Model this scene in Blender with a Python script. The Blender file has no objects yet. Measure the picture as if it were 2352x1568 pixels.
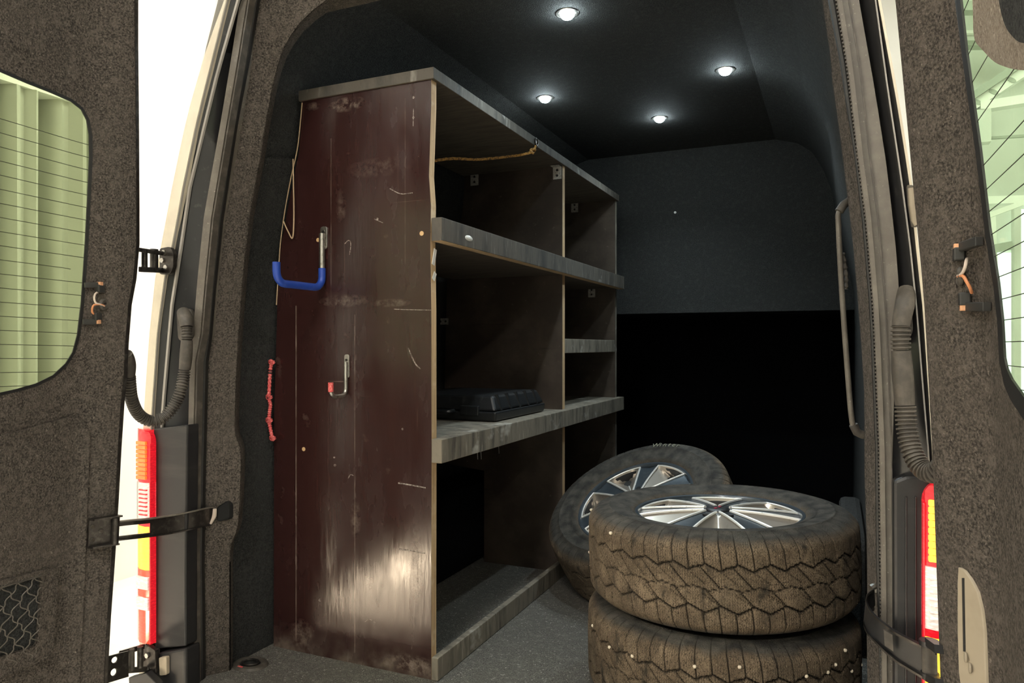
import bpy, bmesh, math, random
from mathutils import Vector, Matrix
random.seed(7)
S = bpy.context.scene
COL = S.collection

# ------------------------------------------------------------------ camera, world, exposure
F, CX, CY, EYE, YAW = 1680.0, 1176.0, 795.0, 0.9, math.radians(24.0)
sn, cs = math.sin(YAW), math.cos(YAW)
cam = bpy.data.cameras.new('camera'); camo = bpy.data.objects.new('camera', cam); COL.objects.link(camo)
cam.sensor_width = 36.0; cam.lens = F / 2352.0 * 36.0
cam.shift_y = (CY - 784.0) / 2352.0
cam.clip_start = 0.02
camo.location = (0, 0, EYE); camo.rotation_euler = (math.pi / 2, 0, YAW)
S.camera = camo
S.view_settings.view_transform = 'Standard'; S.view_settings.look = 'None'
S.view_settings.exposure = 0.46; S.view_settings.gamma = 1.0
S.view_settings.use_curve_mapping = False
W = bpy.data.worlds.new('world'); S.world = W; W.use_nodes = True
W.node_tree.nodes['Background'].inputs[0].default_value = (0.9, 0.95, 1, 1)
W.node_tree.nodes['Background'].inputs[1].default_value = 0.02
LAMP = 26.0       # radiance of the hall's ceiling lamps
LED = 190.0       # radiance of the van's ceiling spots

def at(px, py, Y=None, X=None, Z=None):
    """point of the place seen at a photo position, at a known depth Y, side X or height Z"""
    u = (px - CX) / F; v = (CY - py) / F
    d = (-sn + u * cs, cs + u * sn, v)
    t = Y / d[1] if Y is not None else (X / d[0] if X is not None else (Z - EYE) / d[2])
    return Vector((t * d[0], t * d[1], EYE + t * d[2]))

# ------------------------------------------------------------------ materials
def _new(name):
    m = bpy.data.materials.new(name); m.use_nodes = True
    nt = m.node_tree; b = nt.nodes['Principled BSDF']
    return m, nt, b

def c4(c): return (c[0], c[1], c[2], 1)

def mat(name, c, rough=.6, metal=0, layers=(), bump=None, spec=.5, coat=0, rlayer=None, emis=None, trans=0, ior=1.5):
    """layers: (scale xyz, detail, lo, hi, colour[, roughness of noise])"""
    m, nt, b = _new(name)
    N, L = nt.nodes, nt.links
    b.inputs['Roughness'].default_value = rough; b.inputs['Metallic'].default_value = metal
    b.inputs['Specular IOR Level'].default_value = spec
    b.inputs['Coat Weight'].default_value = coat; b.inputs['Coat Roughness'].default_value = .08
    b.inputs['IOR'].default_value = ior
    b.inputs['Transmission Weight'].default_value = trans
    b.inputs['Base Color'].default_value = c4(c)
    tc = N.new('ShaderNodeTexCoord')
    def noise(scale, detail=3, rgh=.55, off=0.0):
        mp = N.new('ShaderNodeMapping'); mp.inputs['Scale'].default_value = scale; mp.inputs['Location'].default_value = (off, off * 1.7, off * .6)
        L.new(tc.outputs['Object'], mp.inputs[0])
        n = N.new('ShaderNodeTexNoise'); n.inputs['Scale'].default_value = 1; n.inputs['Detail'].default_value = detail
        n.inputs['Roughness'].default_value = rgh; L.new(mp.outputs[0], n.inputs['Vector']); return n.outputs['Fac']
    def ramp(fac, lo, hi):
        r = N.new('ShaderNodeMapRange'); r.clamp = True
        r.inputs['From Min'].default_value = lo; r.inputs['From Max'].default_value = hi
        L.new(fac, r.inputs['Value']); return r.outputs['Result']
    cur = None
    for i, ly in enumerate(layers):
        f = ramp(noise(ly[0], ly[1], .6, i * 3.1), ly[2], ly[3])
        mx = N.new('ShaderNodeMix'); mx.data_type = 'RGBA'
        L.new(f, mx.inputs['Factor'])
        if cur is None: mx.inputs['A'].default_value = c4(c)
        else: L.new(cur, mx.inputs['A'])
        mx.inputs['B'].default_value = c4(ly[4]); cur = mx.outputs['Result']
    if cur is not None: L.new(cur, b.inputs['Base Color'])
    if rlayer:
        r = N.new('ShaderNodeMapRange'); r.inputs['From Min'].default_value = rlayer[1]; r.inputs['From Max'].default_value = rlayer[2]
        r.inputs['To Min'].default_value = rlayer[3]; r.inputs['To Max'].default_value = rlayer[4]
        L.new(noise(rlayer[0], 4), r.inputs['Value']); L.new(r.outputs['Result'], b.inputs['Roughness'])
    if bump:
        bp = N.new('ShaderNodeBump'); bp.inputs['Distance'].default_value = bump[1]; bp.inputs['Strength'].default_value = 1
        L.new(noise(bump[0], bump[2] if len(bump) > 2 else 3), bp.inputs['Height']); L.new(bp.outputs[0], b.inputs['Normal'])
    if emis:
        b.inputs['Emission Color'].default_value = c4(emis[0]); b.inputs['Emission Strength'].default_value = emis[1]
    m['cur'] = 0
    return m

def iso(s): return (s, s, s)

def felt(name, a, b, dust=(.12, .105, .085), damt=.62):
    return mat(name, a, .95, spec=.12, layers=[
        (iso(240), 3, .36, .72, b), (iso(5), 4, .45, .85, tuple(x * .62 for x in b)), (iso(55), 3, .5, .75, tuple(x * .85 for x in b)),
        (iso(150), 2, damt, damt + .1, dust)], bump=(iso(300), .006, 3))

MT = {}
MT['felt'] = felt('felt_brown_grey', (.036, .031, .027), (.160, .138, .118), (.22, .19, .16), .66)
MT['felt_in'] = felt('felt_charcoal', (.025, .026, .026), (.072, .073, .071), (.085, .085, .08), .66)
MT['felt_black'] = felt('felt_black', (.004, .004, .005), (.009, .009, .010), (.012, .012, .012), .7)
MT['felt_floor'] = felt('carpet_floor', (.075, .071, .065), (.24, .23, .205), (.42, .40, .36), .62)
MT['paint'] = mat('white_paint', (.80, .79, .74), .25, coat=.5)
MT['paint_edge'] = mat('cream_paint', (.62, .56, .44), .3, coat=.4, layers=[(iso(9), 4, .5, .8, (.50, .44, .34))])
MT['black_paint'] = mat('black_body_paint', (.016, .016, .017), .3, layers=[(iso(60), 3, .62, .8, (.05, .048, .045))], coat=.2)
MT['grey_frame'] = mat('dusty_grey_frame', (.105, .092, .076), .5, layers=[(iso(25), 5, .45, .75, (.155, .14, .115)), (iso(180), 2, .66, .74, (.25, .23, .2))])
MT['steel_line'] = mat('pale_seam', (.34, .32, .29), .35)
MT['rubber'] = mat('black_rubber', (.012, .012, .012), .5, layers=[(iso(150), 3, .6, .8, (.045, .042, .038))])
MT['rubber_dusty'] = mat('dusty_rubber', (.055, .048, .040), .6, layers=[(iso(40), 4, .45, .75, (.115, .10, .082))])
MT['plastic'] = mat('black_plastic', (.013, .013, .014), .42, layers=[((4, 4, 30), 3, .55, .8, (.03, .028, .027))])
MT['steel_dark'] = mat('dark_steel', (.045, .04, .036), .35, .7, layers=[(iso(70), 4, .5, .8, (.12, .11, .10))])
MT['steel'] = mat('bare_steel', (.50, .48, .45), .32, 1, layers=[(iso(90), 4, .55, .75, (.2, .17, .14))])
MT['zinc'] = mat('zinc_plate', (.52, .50, .46), .45, .35, layers=[(iso(120), 3, .5, .75, (.15, .12, .1))])
MT['ply_edge'] = mat('plywood_edge', (.62, .44, .25), .7, layers=[((3, 300, 3), 3, .45, .6, (.42, .27, .14)), (iso(18), 4, .55, .8, (.70, .56, .38)), (iso(70), 4, .64, .76, (.22, .13, .08))])
MT['ply_grey'] = mat('weathered_plywood', (.20, .175, .135), .75, layers=[((14, 30, 6), 5, .45, .68, (.075, .065, .052)), ((30, 60, 9), 4, .58, .75, (.36, .33, .27)), (iso(9), 4, .6, .75, (.50, .48, .43))], bump=((40, 90, 20), .002))
MT['ply_worn'] = mat('dark_weathered_plywood', (.085, .074, .060), .7, layers=[((14, 30, 6), 5, .45, .68, (.040, .036, .031)), ((30, 60, 9), 4, .60, .76, (.20, .185, .16)), (iso(11), 5, .64, .76, (.36, .35, .32))], bump=((40, 90, 20), .002))
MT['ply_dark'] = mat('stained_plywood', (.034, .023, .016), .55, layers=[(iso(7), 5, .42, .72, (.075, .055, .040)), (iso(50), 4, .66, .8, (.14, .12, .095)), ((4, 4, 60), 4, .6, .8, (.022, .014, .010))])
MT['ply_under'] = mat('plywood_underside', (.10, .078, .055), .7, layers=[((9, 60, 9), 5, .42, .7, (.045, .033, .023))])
MT['blue'] = mat('blue_plastic', (.018, .060, .36), .4, layers=[(iso(30), 4, .6, .8, (.05, .10, .42))])
MT['red'] = mat('red_cord', (.60, .055, .06), .6, layers=[(iso(300), 2, .45, .6, (.75, .22, .2))])
MT['rope'] = mat('tan_rope', (.50, .26, .06), .8, layers=[((160, 160, 160), 2, .45, .6, (.16, .08, .025))])
MT['case'] = mat('case_plastic', (.012, .013, .014), .38, layers=[((40, 40, 6), 4, .6, .8, (.05, .05, .05))])
MT['ptcord'] = mat('pale_cord', (.50, .36, .22), .8)
MT['copper'] = mat('copper_tip', (.80, .42, .24), .4, .4)
MT['wire_w'] = mat('white_wire', (.62, .52, .44), .5)
MT['wire_o'] = mat('orange_wire', (.62, .25, .11), .5)
MT['wire_g'] = mat('dark_plastic_clip', (.03, .029, .027), .5)
MT['heater'] = mat('heater_line', (.030, .036, .020), .5)
MT['mark'] = mat('scratch_white', (.36, .31, .27), .7, layers=[(iso(260), 3, .42, .6, (.06, .035, .03))])
MT['woodhole'] = mat('bare_wood', (.55, .36, .18), .8)

def film():
    """dark red-brown film-faced plywood with seams, scuffs and hair scratches"""
    m = mat('brown_film_plywood', (.0275, .0098, .0090), .24, spec=.55, layers=[
        ((5, 5, .8), 5, .45, .8, (.042, .018, .015)),
        ((90, 90, 2.2), 3, .68, .80, (.075, .042, .034)),
        ((3, 3, 120), 3, .735, .80, (.11, .07, .06)),
        (iso(13), 5, .66, .80, (.10, .066, .055)),
        (iso(260), 2, .76, .80, (.30, .25, .20))],
        rlayer=((14, 14, 5), .3, .75, .16, .34), bump=((60, 60, 9), .0006))
    nt = m.node_tree; N, L = nt.nodes, nt.links; b = N['Principled BSDF']
    src = b.inputs['Base Color'].links[0].from_socket
    tc = N.new('ShaderNodeTexCoord'); sp = N.new('ShaderNodeSeparateXYZ'); L.new(tc.outputs['Object'], sp.inputs[0])
    nz = N.new('ShaderNodeTexNoise'); nz.inputs['Scale'].default_value = 22; nz.inputs['Detail'].default_value = 5
    L.new(tc.outputs['Object'], nz.inputs['Vector'])
    def math_(op, a, bb):
        n = N.new('ShaderNodeMath'); n.operation = op
        for i, v in ((0, a), (1, bb)):
            if isinstance(v, (int, float)): n.inputs[i].default_value = v
            else: L.new(v, n.inputs[i])
        return n.outputs[0]
    for x0, z0, z1, w, amt in ((-1.462, .03, 1.02, .0022, .42), (-1.335, 1.02, 1.5, .0011, .3), (-1.252, .03, .99, .0016, .32), (-1.085, 1.1, 1.58, .0009, .3)):
        d = math_('LESS_THAN', math_('ABSOLUTE', math_('SUBTRACT', sp.outputs[0], x0), 0), w)
        g = math_('MULTIPLY', d, math_('MULTIPLY', math_('GREATER_THAN', sp.outputs[2], z0), math_('LESS_THAN', sp.outputs[2], z1)))
        g = math_('MULTIPLY', math_('MULTIPLY', g, math_('POWER', nz.outputs['Fac'], 2.0)), amt * 2)
        mx = N.new('ShaderNodeMix'); mx.data_type = 'RGBA'; L.new(g, mx.inputs['Factor']); L.new(src, mx.inputs['A'])
        mx.inputs['B'].default_value = (.42, .34, .28, 1); src = mx.outputs['Result']
    n2 = N.new('ShaderNodeTexNoise'); n2.inputs['Scale'].default_value = 55; n2.inputs['Detail'].default_value = 8; n2.inputs['Roughness'].default_value = .72; L.new(tc.outputs['Object'], n2.inputs['Vector'])
    for x0, z0, rx, rz, amt in ((-1.28, 1.590, .07, .022, .55), (-1.40, 1.600, .03, .014, .3), (-1.29, 1.03, .09, .02, .3), (-1.13, 1.02, .07, .012, .3), (-1.25, .41, .02, .06, .25), (-1.05, .30, .025, .10, .3), (-1.06, .03, .10, .03, .5), (-1.44, .05, .05, .05, .35), (-1.30, 1.30, .02, .05, .18), (-1.17, 1.40, .12, .03, .12)):
        dx = math_('DIVIDE', math_('SUBTRACT', sp.outputs[0], x0), rx); dz = math_('DIVIDE', math_('SUBTRACT', sp.outputs[2], z0), rz)
        rr = math_('SUBTRACT', 1.0, math_('ADD', math_('MULTIPLY', dx, dx), math_('MULTIPLY', dz, dz)))
        g = math_('MULTIPLY', math_('MAXIMUM', rr, 0.0), math_('MULTIPLY', math_('MINIMUM', math_('MULTIPLY', math_('MAXIMUM', math_('SUBTRACT', n2.outputs['Fac'], .44), 0.0), 5.0), 1.0), amt))
        mx = N.new('ShaderNodeMix'); mx.data_type = 'RGBA'; L.new(g, mx.inputs['Factor']); L.new(src, mx.inputs['A'])
        mx.inputs['B'].default_value = (.34, .27, .22, 1); src = mx.outputs['Result']
    # whitish wear along the bottom edge and floor dust
    mr = N.new('ShaderNodeMapRange'); mr.inputs['From Min'].default_value = .085; mr.inputs['From Max'].default_value = .0
    L.new(sp.outputs[2], mr.inputs['Value'])
    g = math_('MULTIPLY', mr.outputs['Result'], math_('MULTIPLY', math_('POWER', nz.outputs['Fac'], 3.0), 1.3))
    mx = N.new('ShaderNodeMix'); mx.data_type = 'RGBA'; L.new(g, mx.inputs['Factor']); L.new(src, mx.inputs['A'])
    mx.inputs['B'].default_value = (.30, .25, .20, 1); src = mx.outputs['Result']
    L.new(src, b.inputs['Base Color'])
    return m
MT['film'] = film()

def glass(name, tint):
    m, nt, b = _new(name); N, L = nt.nodes, nt.links
    N.remove(b); out = N['Material Output']
    tr = N.new('ShaderNodeBsdfTransparent'); tr.inputs[0].default_value = c4(tint)
    gl = N.new('ShaderNodeBsdfGlossy'); gl.inputs['Roughness'].default_value = .02
    lw = N.new('ShaderNodeLayerWeight'); lw.inputs['Blend'].default_value = .5
    pw = N.new('ShaderNodeMath'); pw.operation = 'POWER'; pw.inputs[1].default_value = 7; L.new(lw.outputs['Facing'], pw.inputs[0])
    fr = N.new('ShaderNodeMath'); fr.operation = 'MULTIPLY_ADD'; fr.inputs[1].default_value = .35; fr.inputs[2].default_value = .02; L.new(pw.outputs[0], fr.inputs[0])
    mx = N.new('ShaderNodeMixShader'); L.new(fr.outputs[0], mx.inputs[0]); L.new(tr.outputs[0], mx.inputs[1]); L.new(gl.outputs[0], mx.inputs[2])
    L.new(mx.outputs[0], out.inputs['Surface']); return m
MT['glass'] = glass('green_tinted_glass', (.74, .80, .66))
MT['glass2'] = glass('mint_tinted_glass', (.84, .96, .82))

def emit(name, c, s):
    m, nt, b = _new(name); N, L = nt.nodes, nt.links
    N.remove(b); e = N.new('ShaderNodeEmission'); e.inputs[0].default_value = c4(c); e.inputs[1].default_value = s
    L.new(e.outputs[0], N['Material Output'].inputs['Surface']); return m
MT['lamp'] = emit('lamp_diffuser', (1, .95, .87), LAMP)
MT['led'] = emit('led_lens', (.80, .96, 1.0), LED)
MT['daylit'] = emit('daylit_pane', (.93, 1, .97), 1.6)

# ------------------------------------------------------------------ mesh helpers
class MB:
    def __init__(s): s.v = []; s.f = []; s.mi = []; s.cur = 0
    def add(s, vs, fs):
        o = len(s.v); s.v += [tuple(p) for p in vs]
        for f in fs: s.f.append(tuple(i + o for i in f)); s.mi.append(s.cur)
        return s
    def box(s, x0, x1, y0, y1, z0, z1):
        return s.add([(x0, y0, z0), (x1, y0, z0), (x1, y1, z0), (x0, y1, z0), (x0, y0, z1), (x1, y0, z1), (x1, y1, z1), (x0, y1, z1)],
                     [(0, 3, 2, 1), (4, 5, 6, 7), (0, 1, 5, 4), (1, 2, 6, 5), (2, 3, 7, 6), (3, 0, 4, 7)])
    def prism(s, pts, ext):
        n = len(pts); ext = Vector(ext); a = [Vector(p) for p in pts]; b = [p + ext for p in a]
        s.add(a + b, [tuple(range(n - 1, -1, -1)), tuple(range(n, 2 * n))] + [(i, (i + 1) % n, n + (i + 1) % n, n + i) for i in range(n)]); return s
    def ribbon(s, A, B, ext):
        """solid strip between two boundary lines A and B, thickness along ext"""
        n = len(A); ext = Vector(ext); A = [Vector(p) for p in A]; B = [Vector(p) for p in B]
        vs = A + B + [p + ext for p in A] + [p + ext for p in B]; fs = []
        for i in range(n - 1):
            fs += [(i, i + 1, n + i + 1, n + i), (2 * n + i, 3 * n + i, 3 * n + i + 1, 2 * n + i + 1),
                   (i, 2 * n + i, 2 * n + i + 1, i + 1), (n + i, n + i + 1, 3 * n + i + 1, 3 * n + i)]
        fs += [(0, n, 3 * n, 2 * n), (n - 1, 3 * n - 1, 4 * n - 1, 2 * n - 1)]
        return s.add(vs, fs)
    def bar(s, a, b, w, h, up=(0, 0, 1)):
        """rectangular bar from a to b"""
        a = Vector(a); b = Vector(b); d = (b - a).normalized(); up = Vector(up)
        sd = d.cross(up).normalized() * w / 2; u2 = sd.cross(d).normalized() * h / 2
        vs = [a - sd - u2, a + sd - u2, a + sd + u2, a - sd + u2, b - sd - u2, b + sd - u2, b + sd + u2, b - sd + u2]
        return s.add(vs, [(0, 3, 2, 1), (4, 5, 6, 7), (0, 1, 5, 4), (1, 2, 6, 5), (2, 3, 7, 6), (3, 0, 4, 7)])
    def tube(s, path, r, seg=10, closed=False, caps=True):
        P = [Vector(p) for p in path]; n = len(P); rr = r if callable(r) else (lambda i: r)
        ref = None; rings = []
        for i in range(n):
            t = (P[(i + 1) % n] - P[i - 1]) if closed else (P[min(i + 1, n - 1)] - P[max(i - 1, 0)])
            t.normalize()
            if ref is None: ref = t.orthogonal().normalized()
            ref = (ref - t * ref.dot(t)).normalized(); bi = t.cross(ref)
            rings.append([P[i] + (ref * math.cos(2 * math.pi * k / seg) + bi * math.sin(2 * math.pi * k / seg)) * rr(i) for k in range(seg)])
        vs = [p for q in rings for p in q]; fs = []
        for i in range(n if closed else n - 1):
            j = (i + 1) % n
            for k in range(seg): fs.append((i * seg + k, i * seg + (k + 1) % seg, j * seg + (k + 1) % seg, j * seg + k))
        if caps and not closed: fs += [tuple(range(seg - 1, -1, -1)), tuple((n - 1) * seg + k for k in range(seg))]
        return s.add(vs, fs)
    def lathe(s, prof, seg=48, M=None, closed=False):
        """prof: (radius, height) about local z"""
        M = M or Matrix(); n = len(prof); vs = []
        for i in range(seg):
            a = 2 * math.pi * i / seg
            for r, h in prof: vs.append(M @ Vector((r * math.cos(a), r * math.sin(a), h)))
        fs = []
        for i in range(seg):
            j = (i + 1) % seg
            for k in range(n if closed else n - 1): fs.append((i * n + k, j * n + k, j * n + (k + 1) % n, i * n + (k + 1) % n))
        return s.add(vs, fs)
    def disc(s, c, r, nrm, th=.001, seg=16):
        c = Vector(c); nrm = Vector(nrm).normalized(); M = Matrix.Translation(c) @ nrm.to_track_quat('Z', 'Y').to_matrix().to_4x4()
        return s.lathe([(0, 0), (r, 0), (r, th), (0, th)], seg, M)
    def build(s, name, mats, parent=None, smooth=False, bevel=0, kind=None, auto=None):
        me = bpy.data.meshes.new(name); me.from_pydata(s.v, [], s.f)
        if not isinstance(mats, (list, tuple)): mats = [mats]
        for m in mats: me.materials.append(MT[m] if isinstance(m, str) else m)
        bm = bmesh.new(); bm.from_mesh(me)
        for f, mi in zip(bm.faces, s.mi): f.material_index = mi
        bmesh.ops.remove_doubles(bm, verts=bm.verts, dist=1e-6)
        bmesh.ops.recalc_face_normals(bm, faces=bm.faces); bm.to_mesh(me); bm.free()
        if smooth:
            for p in me.polygons: p.use_smooth = True
            me.set_sharp_from_angle(angle=auto or math.radians(40))
        o = bpy.data.objects.new(name, me); COL.objects.link(o)
        if bevel:
            b = o.modifiers.new('bevel', 'BEVEL'); b.width = bevel; b.segments = 2; b.limit_method = 'ANGLE'
        if parent:
            o.parent = parent; o.matrix_parent_inverse = Matrix.Translation(-Vector(parent.location)) if parent.type == 'EMPTY' else Matrix()
        if kind: o['kind'] = kind
        return o

def thing(name, label, cat, loc, group=None):
    o = bpy.data.objects.new(name, None); COL.objects.link(o); o.location = loc; o.empty_display_size = .05
    o['label'] = label; o['category'] = cat
    if group: o['group'] = group
    return o
def tag(o, label, cat, group=None):
    o['label'] = label; o['category'] = cat
    if group: o['group'] = group
    return o
def struct_root(name, loc=(0, 0, 0)):
    o = bpy.data.objects.new(name, None); COL.objects.link(o); o.location = loc; o['kind'] = 'structure'; return o
def spline(pts, n=8):
    P = [Vector(p) for p in pts]; out = []
    for i in range(len(P) - 1):
        a = P[max(i - 1, 0)]; b = P[i]; c = P[i + 1]; d = P[min(i + 2, len(P) - 1)]
        for k in range(n):
            t = k / n
            out.append(.5 * ((2 * b) + (c - a) * t + (2 * a - 5 * b + 4 * c - d) * t * t + (3 * b - a - 3 * c + d) * t ** 3))
    out.append(P[-1]); return out
def lerp_tab(tab, z):
    if z <= tab[0][0]: return tab[0][1]
    for (a, x), (b, y) in zip(tab, tab[1:]):
        if z <= b: return x + (y - x) * (z - a) / (b - a)
    return tab[-1][1]
def rounded(pts, r, n=5):
    """round the corners of a 2D polygon"""
    out = []; N = len(pts)
    for i in range(N):
        p = Vector(pts[i]); a = (Vector(pts[i - 1]) - p); b = (Vector(pts[(i + 1) % N]) - p)
        q = min(r if not isinstance(r, (list, tuple)) else r[i], a.length * .48, b.length * .48)
        if q < 1e-5: out.append(p); continue
        a = p + a.normalized() * q; b = p + b.normalized() * q
        for k in range(n + 1):
            t = k / n; out.append(a * (1 - t) ** 2 + p * 2 * t * (1 - t) + b * t * t)
    return out
def plate2d(outline, holes, cuts_u=(), cuts_v=()):
    """triangulated flat plate with holes as (verts2d, faces), cut along the given lines"""
    bm = bmesh.new()
    for lp in [outline] + list(holes):
        vs = [bm.verts.new((p[0], p[1], 0)) for p in lp]
        for i in range(len(vs)): bm.edges.new((vs[i], vs[(i + 1) % len(vs)]))
    bmesh.ops.triangle_fill(bm, use_beauty=True, use_dissolve=False, edges=bm.edges[:])
    for u in cuts_u: bmesh.ops.bisect_plane(bm, geom=bm.verts[:] + bm.edges[:] + bm.faces[:], plane_co=(u, 0, 0), plane_no=(1, 0, 0))
    for v in cuts_v: bmesh.ops.bisect_plane(bm, geom=bm.verts[:] + bm.edges[:] + bm.faces[:], plane_co=(0, v, 0), plane_no=(0, 1, 0))
    bm.verts.index_update()
    V = [(v.co.x, v.co.y) for v in bm.verts]; Fc = [tuple(v.index for v in f.verts) for f in bm.faces]
    bedges = [(e.verts[0].index, e.verts[1].index) for e in bm.edges if len(e.link_faces) == 1]
    bm.free(); return V, Fc, bedges
def mapped_plate(outline, holes, fn, d0, d1, cuts_u=(), cuts_v=()):
    V, Fc, be = plate2d(outline, holes, cuts_u, cuts_v); n = len(V); mb = MB()
    vs = [fn(u, v, d0) for u, v in V] + [fn(u, v, d1) for u, v in V]
    mb.add(vs, [tuple(f) for f in Fc] + [tuple(i + n for i in reversed(f)) for f in Fc] + [(a, b, b + n, a + n) for a, b in be])
    return mb

# ------------------------------------------------------------------ the hall around the van
GZ = -.60                                       # hall floor below the van's load floor
MT['hall_floor'] = mat('pale_screed', (.80, .76, .68), .3, layers=[(iso(1.2), 4, .4, .7, (.86, .82, .75))])
MT['hall_wall'] = mat('hall_white', (.84, .83, .78), .7)
MT['hall_far'] = mat('hall_far_wall', (.66, .68, .64), .7)
MT['curtain'] = mat('curtain_cloth', (.50, .50, .44), .85)
MT['steelw'] = mat('white_steel', (.88, .89, .86), .5)
MT['steelg'] = mat('grey_steel', (.40, .43, .38), .5)
MT['teal'] = mat('teal_pane', (.10, .36, .42), .3)
MB().box(-6, 6, -6, 9, GZ - .1, GZ).build('floor_hall', 'hall_floor', kind='structure')
MB().box(-6, 6, -6, 9, 5.0, 5.1).build('ceiling_hall', 'hall_wall', kind='structure')
MB().box(-4.3, -4.2, -6, 9, GZ, 5.0).build('wall_hall_left', 'hall_wall', kind='structure')
MB().box(5, 5.1, -6, 9, GZ, 5.0).build('wall_hall_right', 'hall_wall', kind='structure')
MB().box(-6, 6, 8.3, 8.4, GZ, 5.0).build('wall_hall_front', 'hall_far', kind='structure')
MB().box(-6, 6, -6.1, -6, GZ, 5.0).build('wall_hall_back', 'hall_far', kind='structure')

def hall_lamp(x, y, z, label, L=1.5, w=.45):
    t = thing('ceiling_lamp', label, 'lamp', (x, y, z), 'long ceiling lamps of the hall')
    MB().box(x - w / 2, x + w / 2, y - L / 2, y + L / 2, z + .01, z + .09).build('housing', 'steelw', t)
    MB().box(x - w / 2 + .03, x + w / 2 - .03, y - L / 2 + .03, y + L / 2 - .03, z, z + .01).build('diffuser', 'lamp', t)
    MB().bar((x, y, z + .09), (x, y, 5.0), .02, .02, (1, 0, 0)).build('hanger', 'steelw', t)
for x, y, z, lb in ((-2.9, 3.6, 3.6, 'long lamp added to whiten the wall left of the van, nearer the curtain'),  # lamps added on this side to burn out the left wall
                    (-2.9, 6.0, 3.6, 'long lamp added to whiten the wall left of the van, nearer the far wall'),
                    (-3.3, 4.8, 2.7, 'long lamp added low along the left hall wall to whiten it'),  # third one added so the left wall goes fully white
                    (-2.6, -.8, 3.6, 'long lamp behind the viewer on the curtain side, nearer the van'),
                    (-.3, -1.2, 3.6, 'long lamp right behind the viewer, nearer the van'),
                    (2.2, -.8, 3.6, 'long lamp behind the viewer on the open side, nearer the van'),
                    (-2.6, -3.4, 3.6, 'long lamp far behind the viewer on the curtain side'),
                    (-.3, -3.6, 3.6, 'long lamp far behind the viewer in the middle'),
                    (2.2, -3.4, 3.6, 'long lamp far behind the viewer on the open side'),
                    (2.6, 5.8, 4.6, 'long lamp added above the girders to brighten them'),  # lamps added ahead of the van to brighten the right window's view
                    (.2, 6.0, 4.6, 'long lamp added high above the van roof to brighten the far wall')):
    hall_lamp(x, y, z, lb)

wl_ = thing('added_lamp', 'low lamp added on the hall floor behind the left door to brighten the end panel', 'lamp', (-2.49, -.30, GZ))  # unseen lamp added to make the bright patch reflected on the end panel
dv = Vector((1.35, 2.0, 0)).normalized(); sv = Vector((dv.y, -dv.x, 0)); c0_ = Vector((-2.49, -.30, GZ))
def wq(a, b, h0, h1): return [c0_ + sv * a + Vector((0, 0, h0)), c0_ + sv * b + Vector((0, 0, h0)), c0_ + sv * b + Vector((0, 0, h1)), c0_ + sv * a + Vector((0, 0, h1))]
MB().prism(wq(-.27, .27, .03, .27), -dv * .06).build('housing', 'steelg', wl_, bevel=.01)
MB().prism(wq(-.25, .25, .09, .24), dv * .004).build('lens', emit('added_lamp_lens', (1, .80, .56), 40.0), wl_)
MB().prism(wq(-.22, .22, 0, .02), -dv * .12).build('foot', 'steelg', wl_)
for k in (-.2, .2): MB().bar(c0_ + sv * k - dv * .03 + Vector((0, 0, .015)), c0_ + sv * k - dv * .03 + Vector((0, 0, .05)), .03, .03, (1, 0, 0)).build('leg', 'steelg', wl_)

# curtain seen through the left window
cp = []; ys = [1.2 + i * (3.02 - 1.2) / 90 for i in range(91)]
fold = lambda y: -4.02 + .06 * math.sin(y * 23) + .045 * math.sin(y * 51 + 1.3) + .02 * math.sin(y * 9)
mb = MB(); A = [(fold(y), y, GZ + .02) for y in ys]; B = [(fold(y) + .015 * math.sin(y * 30), y, 2.29) for y in ys]
mb.ribbon(A, B, (-.006, 0, 0)); cur = mb.build('curtain', 'curtain', smooth=True)
tag(cur, 'pale pleated curtain seen through the left door window', 'curtain')
rl = MB().box(-4.2, -3.98, 1.0, 3.05, 2.29, 2.34).build('curtain_rail', 'steelw'); tag(rl, 'white rail along the top of the pleated curtain', 'rail')

# steelwork seen through the right door window
def hallbar(name, p, q, w, Y, m, label, cat, dep=.12):
    a = at(*p, Y=Y); b = at(*q, Y=Y); o = MB().bar(a, b, w, dep, (0, 1, 0)).build(name, m); tag(o, label, cat); return o
YW = 7.6
g = thing('girder', 'white perforated girder rising steeply, seen through the right door window', 'girder', at(2290, 210, Y=YW))
MB().bar(at(2232, 243, Y=YW), at(2420, 118, Y=YW), .10, .10, (0, 1, 0)).build('web', 'steelw', g)
MB().bar(at(2228, 228, Y=YW), at(2410, 106, Y=YW), .06, .16, (0, 1, 0)).build('shadow_band', 'steelg', g)  # grey bar painting the shadow band above the girder
for px in (2246, 2282, 2323, 2366):
    py = 243 - (px - 2232) * .665 + 1
    c = at(px, py, Y=YW - .052); M = Matrix.Translation(c) @ Matrix.Rotation(math.radians(34), 4, 'Y') @ Matrix.Rotation(math.pi / 2, 4, 'X') @ Matrix.Diagonal((1.6, .7, 1, 1))
    MB().lathe([(0, 0), (.026, 0), (.026, .004), (0, .004)], 16, M).build('slot', 'steelg', g)
hallbar('beam', (2250, 247), (2420, 220), .075, YW, 'steelw', 'thick white beam meeting the foot of the perforated girder', 'beam')
hallbar('beam', (2262, 318), (2420, 308), .02, YW, 'steelg', 'thin dark bar running across the far wall', 'bar', .04)
hallbar('beam', (2262, 462), (2420, 458), .066, YW, 'steelw', 'white horizontal beam level with the top of the far doorway post', 'beam')
hallbar('brace', (2268, 496), (2360, 462), .042, YW - .2, 'steelw', 'white slanting brace under the horizontal beam', 'beam', .06)
hallbar('post', (2280, 492), (2296, 900), .035, YW, 'steelw', 'narrow white post beside the bright far pane', 'post', .06)
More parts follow.
